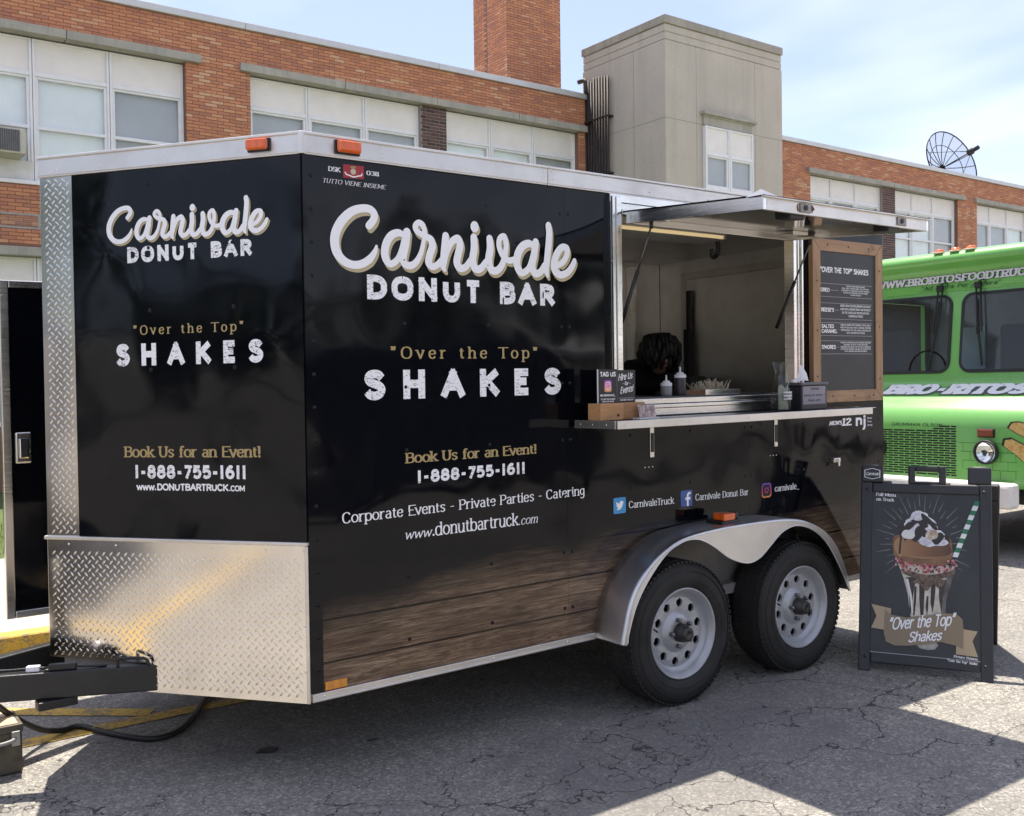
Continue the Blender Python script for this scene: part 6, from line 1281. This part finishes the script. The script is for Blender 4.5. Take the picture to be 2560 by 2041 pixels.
G(lettering(hb, 'WWW.BRORITOSFOODTRUCK.COM', 'slab', U(2.30), .085, U(.52), .068, None, None, .012, mb=MB()), 'lettering', m_print('silver_print', (.62, .62, .66)))
grown(hb, 'WWW.BRORITOSFOODTRUCK.COM', 'slab', U(2.30), .085, U(.52), .068, 9, .008, mat('navy_outline', (.02, .025, .06), .5), 'lettering_outline')
G(lettering(hb, '“Ad Astra Per Aspera”', 'sansi', U(1.84), .030, U(1.08), .036, None, None, .010, mb=MB()), 'lettering', mat('dark_green_ink', (.012, .06, .03), .5))
# folded tortilla artwork on the right of the nose
for P, m_ in (([(.80, 1.235), (.70, 1.30), (.52, 1.38), (.46, 1.36), (.46, 1.17), (.60, 1.19), (.72, 1.215)], 1), ([(.77, 1.10), (.74, 1.145), (.68, 1.15), (.46, 1.10), (.46, .93), (.62, 1.02), (.70, 1.06)], 2), ([(.81, .95), (.80, 1.0), (.74, 1.01), (.62, .95), (.46, .84), (.46, .66), (.58, .77), (.72, .89)], 3)):
    nn = .004; pl_ = gp if m_ > 1 else Plane((6.60, Y1, 0), (0, -1, 0), (0.04, 0, .2))
    if m_ == 1: pl_ = Plane((6.645, Y1, 1.17), (0, -1, 0), (.09, 0, .115)); P = [(y, (z-1.17)*.9) for y, z in P]
    Q = [(U(y), z) for y, z in P]; c = Vector((sum(p[0] for p in Q)/len(Q), sum(p[1] for p in Q)/len(Q)))
    o = G(decal(pl_, [tuple(c+(Vector(p)-c)*1.12) for p in Q], None, None, nn, '', mb=MB()), 'tortilla_print', GASK); t = NT('tortilla'); t.set(col=t.ramp(t.noise(t.obj(scale=(1, 14, 14)), 2, 3), (.35, (.48, .25, .07)), (.5, (.60, .42, .16)), (.65, (.42, .30, .07)), (.75, (.62, .36, .10))), rough=.5)
    G(decal(pl_, Q, None, None, nn+.0015, '', mb=MB()), 'filling', t.m, o)
pm = MB(); hb2 = Plane((7.105, Y1, 2.32), (0, -1, 0), (-.013, 0, .18)); random.seed(6)
for pl_, z0, nrow, hgt, n_ in ((hb2, .02, 3, .062, .006), (hp, -.27, 5, .062, .004)):
    for r in range(nrow):
        a = U(Y1-.25)+random.uniform(0, .5)
        while a < U(Y0+.3):
            b = min(a+random.uniform(.12, .34), U(Y0+.25)); z = z0+r*hgt; decal(pl_, [(a, z), (b, z), (b, z+.0028), (a, z+.0028)], None, None, n_, '', mb=pm)
            if random.random() < .7: decal(pl_, [(b-.06, z), (b-.057, z), (b-.057, z+hgt*.9), (b-.06, z+hgt*.9)], None, None, n_, '', mb=pm)
            a = b+random.uniform(.08, .4)
G(pm, 'block_pattern_print', mat('mid_green_line', (.07, .24, .04), .5), kind='stuff')
rv_ = MB()
for k in range(34): dome(rv_, hb2, U(Y1-.12)+k*.055, .006, .003, .006, .003, 6)
for k in range(12):
    for u_ in (U(Y1-.16), U(Y0+.16)): dome(rv_, gp, u_, .64+k*.045, .001, .006, .003, 6)
G(rv_, 'rivets', GRN, kind='stuff')
bmp = G(MB().box(6.40, 6.56, YC-.83, YC+.83, .445, .655), 'bumper', mat('white_bumper', (.72, .69, .67), .45, 0, .1, 6), bevel=.035, seg=3)
for q_ in (-.45, .45): G(MB().box(6.56, 6.64, YC+q_-.05, YC+q_+.05, .47, .6), 'bumper_bracket', BLACKST)
for y in (.55, 2.15):
    w_ = G(MB().lathe([(.20, 0), (.30, -.02), (.375, .0), (.39, .06), (.39, .20), (.375, .25), (.2, .25)], (7.75, y, .385), 'y', 36), 'wheel', RUB); G(MB().lathe([(.0, .05), (.12, .04), (.2, .02), (.205, .0)], (7.75, y, .385), 'y', 28), 'rim', mat('truck_rim', (.3, .3, .3), .5, .5), w_)
for y in (.55, 2.15): G(MB().lathe([(.20, 0), (.30, -.02), (.375, .0), (.39, .06), (.39, .20), (.375, .25), (.2, .25)], (11.6, y, .385), 'y', 28), 'wheel', RUB)
G(MB().box(6.8, 13.3, Y0+.15, Y1-.15, .45, .61), 'underbody', BLACKST)

# ------------------------------------------------------------------ planting by the school
LEAF = None
def m_leaf(name, a, b):
    t = NT(name); g = t.n('NewGeometry'); t.set(col=t.ramp(g.outputs['Random Per Island'], (0, a), (1, b)), rough=.55); t.b.inputs['Subsurface Weight'].default_value = 0
    tr_ = t.n('BsdfTranslucent'); mx = t.n('MixShader'); mx.inputs[0].default_value = .25; t.t.links.new(t.ramp(g.outputs['Random Per Island'], (0, a), (1, b)), tr_.inputs[0])
    t.t.links.new(t.b.outputs[0], mx.inputs[1]); t.t.links.new(tr_.outputs[0], mx.inputs[2]); t.t.links.new(mx.outputs[0], t.out.inputs[0]); return t.m
LEAF = m_leaf('leaf_green', (.05, .10, .018), (.13, .21, .04))
def leaves(mb, c, rx, ry, rz, n, size, clumps=14):
    C = [Vector((random.gauss(0, .42), random.gauss(0, .42), random.gauss(0, .42))) for _ in range(clumps)]
    for k in range(n):
        q = random.choice(C); p = q+Vector((random.gauss(0, .24), random.gauss(0, .24), random.gauss(0, .24)))
        if p.length > 1.1: p = p.normalized()*random.uniform(.8, 1.08)
        p = Vector((c[0]+p.x*rx, c[1]+p.y*ry, c[2]+p.z*rz)); u = Vector((random.uniform(-1, 1), random.uniform(-1, 1), random.uniform(-.6, .6))).normalized(); w = u.cross(Vector((random.uniform(-1, 1), random.uniform(-1, 1), random.uniform(-1, 1)))).normalized(); s = size*random.uniform(.6, 1.3)
        mb.add([p-u*s, p+w*s*.45, p+u*s, p-w*s*.45], [(0, 1, 2, 3)])
random.seed(21)
SHR = [(-.55, 6.75, 1.0, 'tallest leafy shrub at the left picture edge, behind the open trailer door'), (.62, 7.1, .8, 'rounded leafy shrub on the school lawn just behind the open trailer door'), (-1.9, 7.2, .9, 'leafy shrub farthest from the trailer on the school lawn')]
for x, y, s, lab in SHR:
    sh = thing('shrub', lab, 'shrub', (x, y, .1), group='shrubs on the school lawn')
    mb = MB(); leaves(mb, (x, y, .1+.58*s), .55*s, .5*s, .56*s, 1500, .035); mb.build('foliage', LEAF, sh)
    for k in range(5): a = k*1.26; MB().tube([(x, y, .1), (x+.1*math.cos(a), y+.1*math.sin(a), .4), (x+.3*s*math.cos(a), y+.3*s*math.sin(a), .8*s)], [.014, .01, .005], 5).build('stem', mat('bark', (.10, .075, .05), .9), sh)
gm = MB(); random.seed(8)
for k in range(5000):
    x, y = random.uniform(-3.5, 2.5), random.uniform(5.95, 9); h = random.uniform(.03, .075); a = random.uniform(0, 6.28); w = .004
    gm.add([(x-w*math.cos(a), y-w*math.sin(a), .1), (x+w*math.cos(a), y+w*math.sin(a), .1), (x+random.uniform(-.02, .02), y+random.uniform(-.02, .02), .1+h)], [(0, 1, 2)])
o = gm.build('grass', m_leaf('grass_green', (.07, .13, .02), (.15, .22, .05))); o['kind'] = 'stuff'; tag(o, 'short green grass on the lawn in front of the school', 'grass')

# ------------------------------------------------------------------ the car park behind the viewer, some of it added to shape the black panels' reflections
tm, lf_ = MB(), MB(); random.seed(33)
def tree_at(x, y, h, n):
    tm.tube([(x, y, 0), (x+.1, y, h*.3), (x+.2, y+.1, h*.6)], [.22, .16, .07], 7)
    for k in range(6): a = k*1.05; tm.tube([(x+.1, y, h*(.3+.05*k)), (x+1.6*math.cos(a), y+1.6*math.sin(a), h*(.55+.05*k))], [.08, .025], 5)
    leaves(lf_, (x, y, h*.55), h*.40, h*.36, h*.48, n, .42, 26)
for k in range(17): tree_at(-45+k*5.6+random.uniform(-1, 1), -40+random.uniform(-3, 3), random.uniform(8, 12), 1100)
for k in range(7): tree_at(-38+random.uniform(-2, 2), -20+k*6, random.uniform(7, 11), 1100)
vs0 = len(tm.v)
wd = MB(); wd.v, wd.f, wd.sm = tm.v, tm.f, tm.sm
o = wd.build('tree_line_trunks', MATS['bark']); o['kind'] = 'stuff'; tag(o, 'dark trunks of the distant tree line across the car park', 'trees')
o = lf_.build('tree_line', m_leaf('far_leaf', (.03, .055, .014), (.075, .11, .03))); o['kind'] = 'stuff'; tag(o, 'distant wooded tree line across the car park', 'trees')
def tent(x, y, s, m, lab):
    t_ = thing('canopy_tent', lab, 'tent', (x, y, 0), group='canopy tents across the car park'); a = 1.5*s; z = 2.1; mb = MB()
    P = [(x-a, y-a, z), (x+a, y-a, z), (x+a, y+a, z), (x-a, y+a, z), (x, y, z+.95)]; mb.add(P+[(p[0], p[1], z-.25) for p in P[:4]], [(0,1,4),(1,2,4),(2,3,4),(3,0,4),(0,5,6,1),(1,6,7,2),(2,7,8,3),(3,8,5,0)]); mb.build('canopy', m, t_)
    for p in P[:4]: MB().tube([(p[0], p[1], 0), (p[0], p[1], z)], .025, 6).build('leg', ALU, t_)
tent(11.6, -9.6, 1, mat('tent_white', (.78, .78, .79), .8), 'white canopy tent added out of view to shape the trailer side reflection'); tent(15.8, -10.2, 1, mat('tent_red', (.40, .04, .04), .8), 'red canopy tent added out of view to shape the trailer side reflection'); tent(-9.5, -3.6, 1, mat('tent_blue', (.10, .2, .42), .8), 'blue canopy tent across the car park, mirrored in the trailer nose')  # white and red tents are unseen additions that shape the side panel reflections
def van(x, y, rz, col, lab):
    c, s_ = math.cos(rz), math.sin(rz); v_ = thing('parked_van', lab, 'van', (x, y, 0), (0, 0, rz), group='vans parked across the car park'); m = mat('van_'+lab.split()[0], col, .3, 0, .05, coat=.4)
    pf = [(-2.5, .35), (2.3, .35), (2.5, .6), (2.45, .95), (1.75, 1.15), (1.15, 1.95), (.9, 2.1), (-2.4, 2.1), (-2.5, 1.9)]
    MB().prism(pf, -.95, .95, 'y').build('body', m, v_, bevel=.06, seg=3, local=True)
    for yy in (-.956, .951): MB().prism([(1.6, 1.2), (1.1, 1.85), (.2, 1.85), (.2, 1.2)], yy, yy+.005, 'y').build('side_window', GASK, v_, local=True)
    MB().add([(1.80, -.8, 1.19), (1.80, .8, 1.19), (1.20, .75, 1.93), (1.20, -.75, 1.93)], [(0, 1, 2, 3)]).build('windscreen', GASK, v_, local=True)
    for xx in (-1.6, 1.6):
        for yy in (-.97, .75): MB().lathe([(.0, .0), (.18, .0), (.30, -.0), (.34, .03), (.34, .20), (.3, .22), (.0, .22)], (xx, yy, .34), 'y', 24).build('wheel', RUB, v_, local=True)
van(21.5, -12.5, .15, (.55, .54, .52), 'white van added out of view to shape the trailer side reflection'); van(6.3, -8.9, -.06, (.03, .035, .05), 'dark van added out of view to darken the trailer side reflection'); van(-6.05, 2.02, 0, (.02, .022, .03), 'black van parked ahead of the drawbar, mirrored in the trailer nose')  # dark and white vans added for reflections; the dark one replaces standing figures
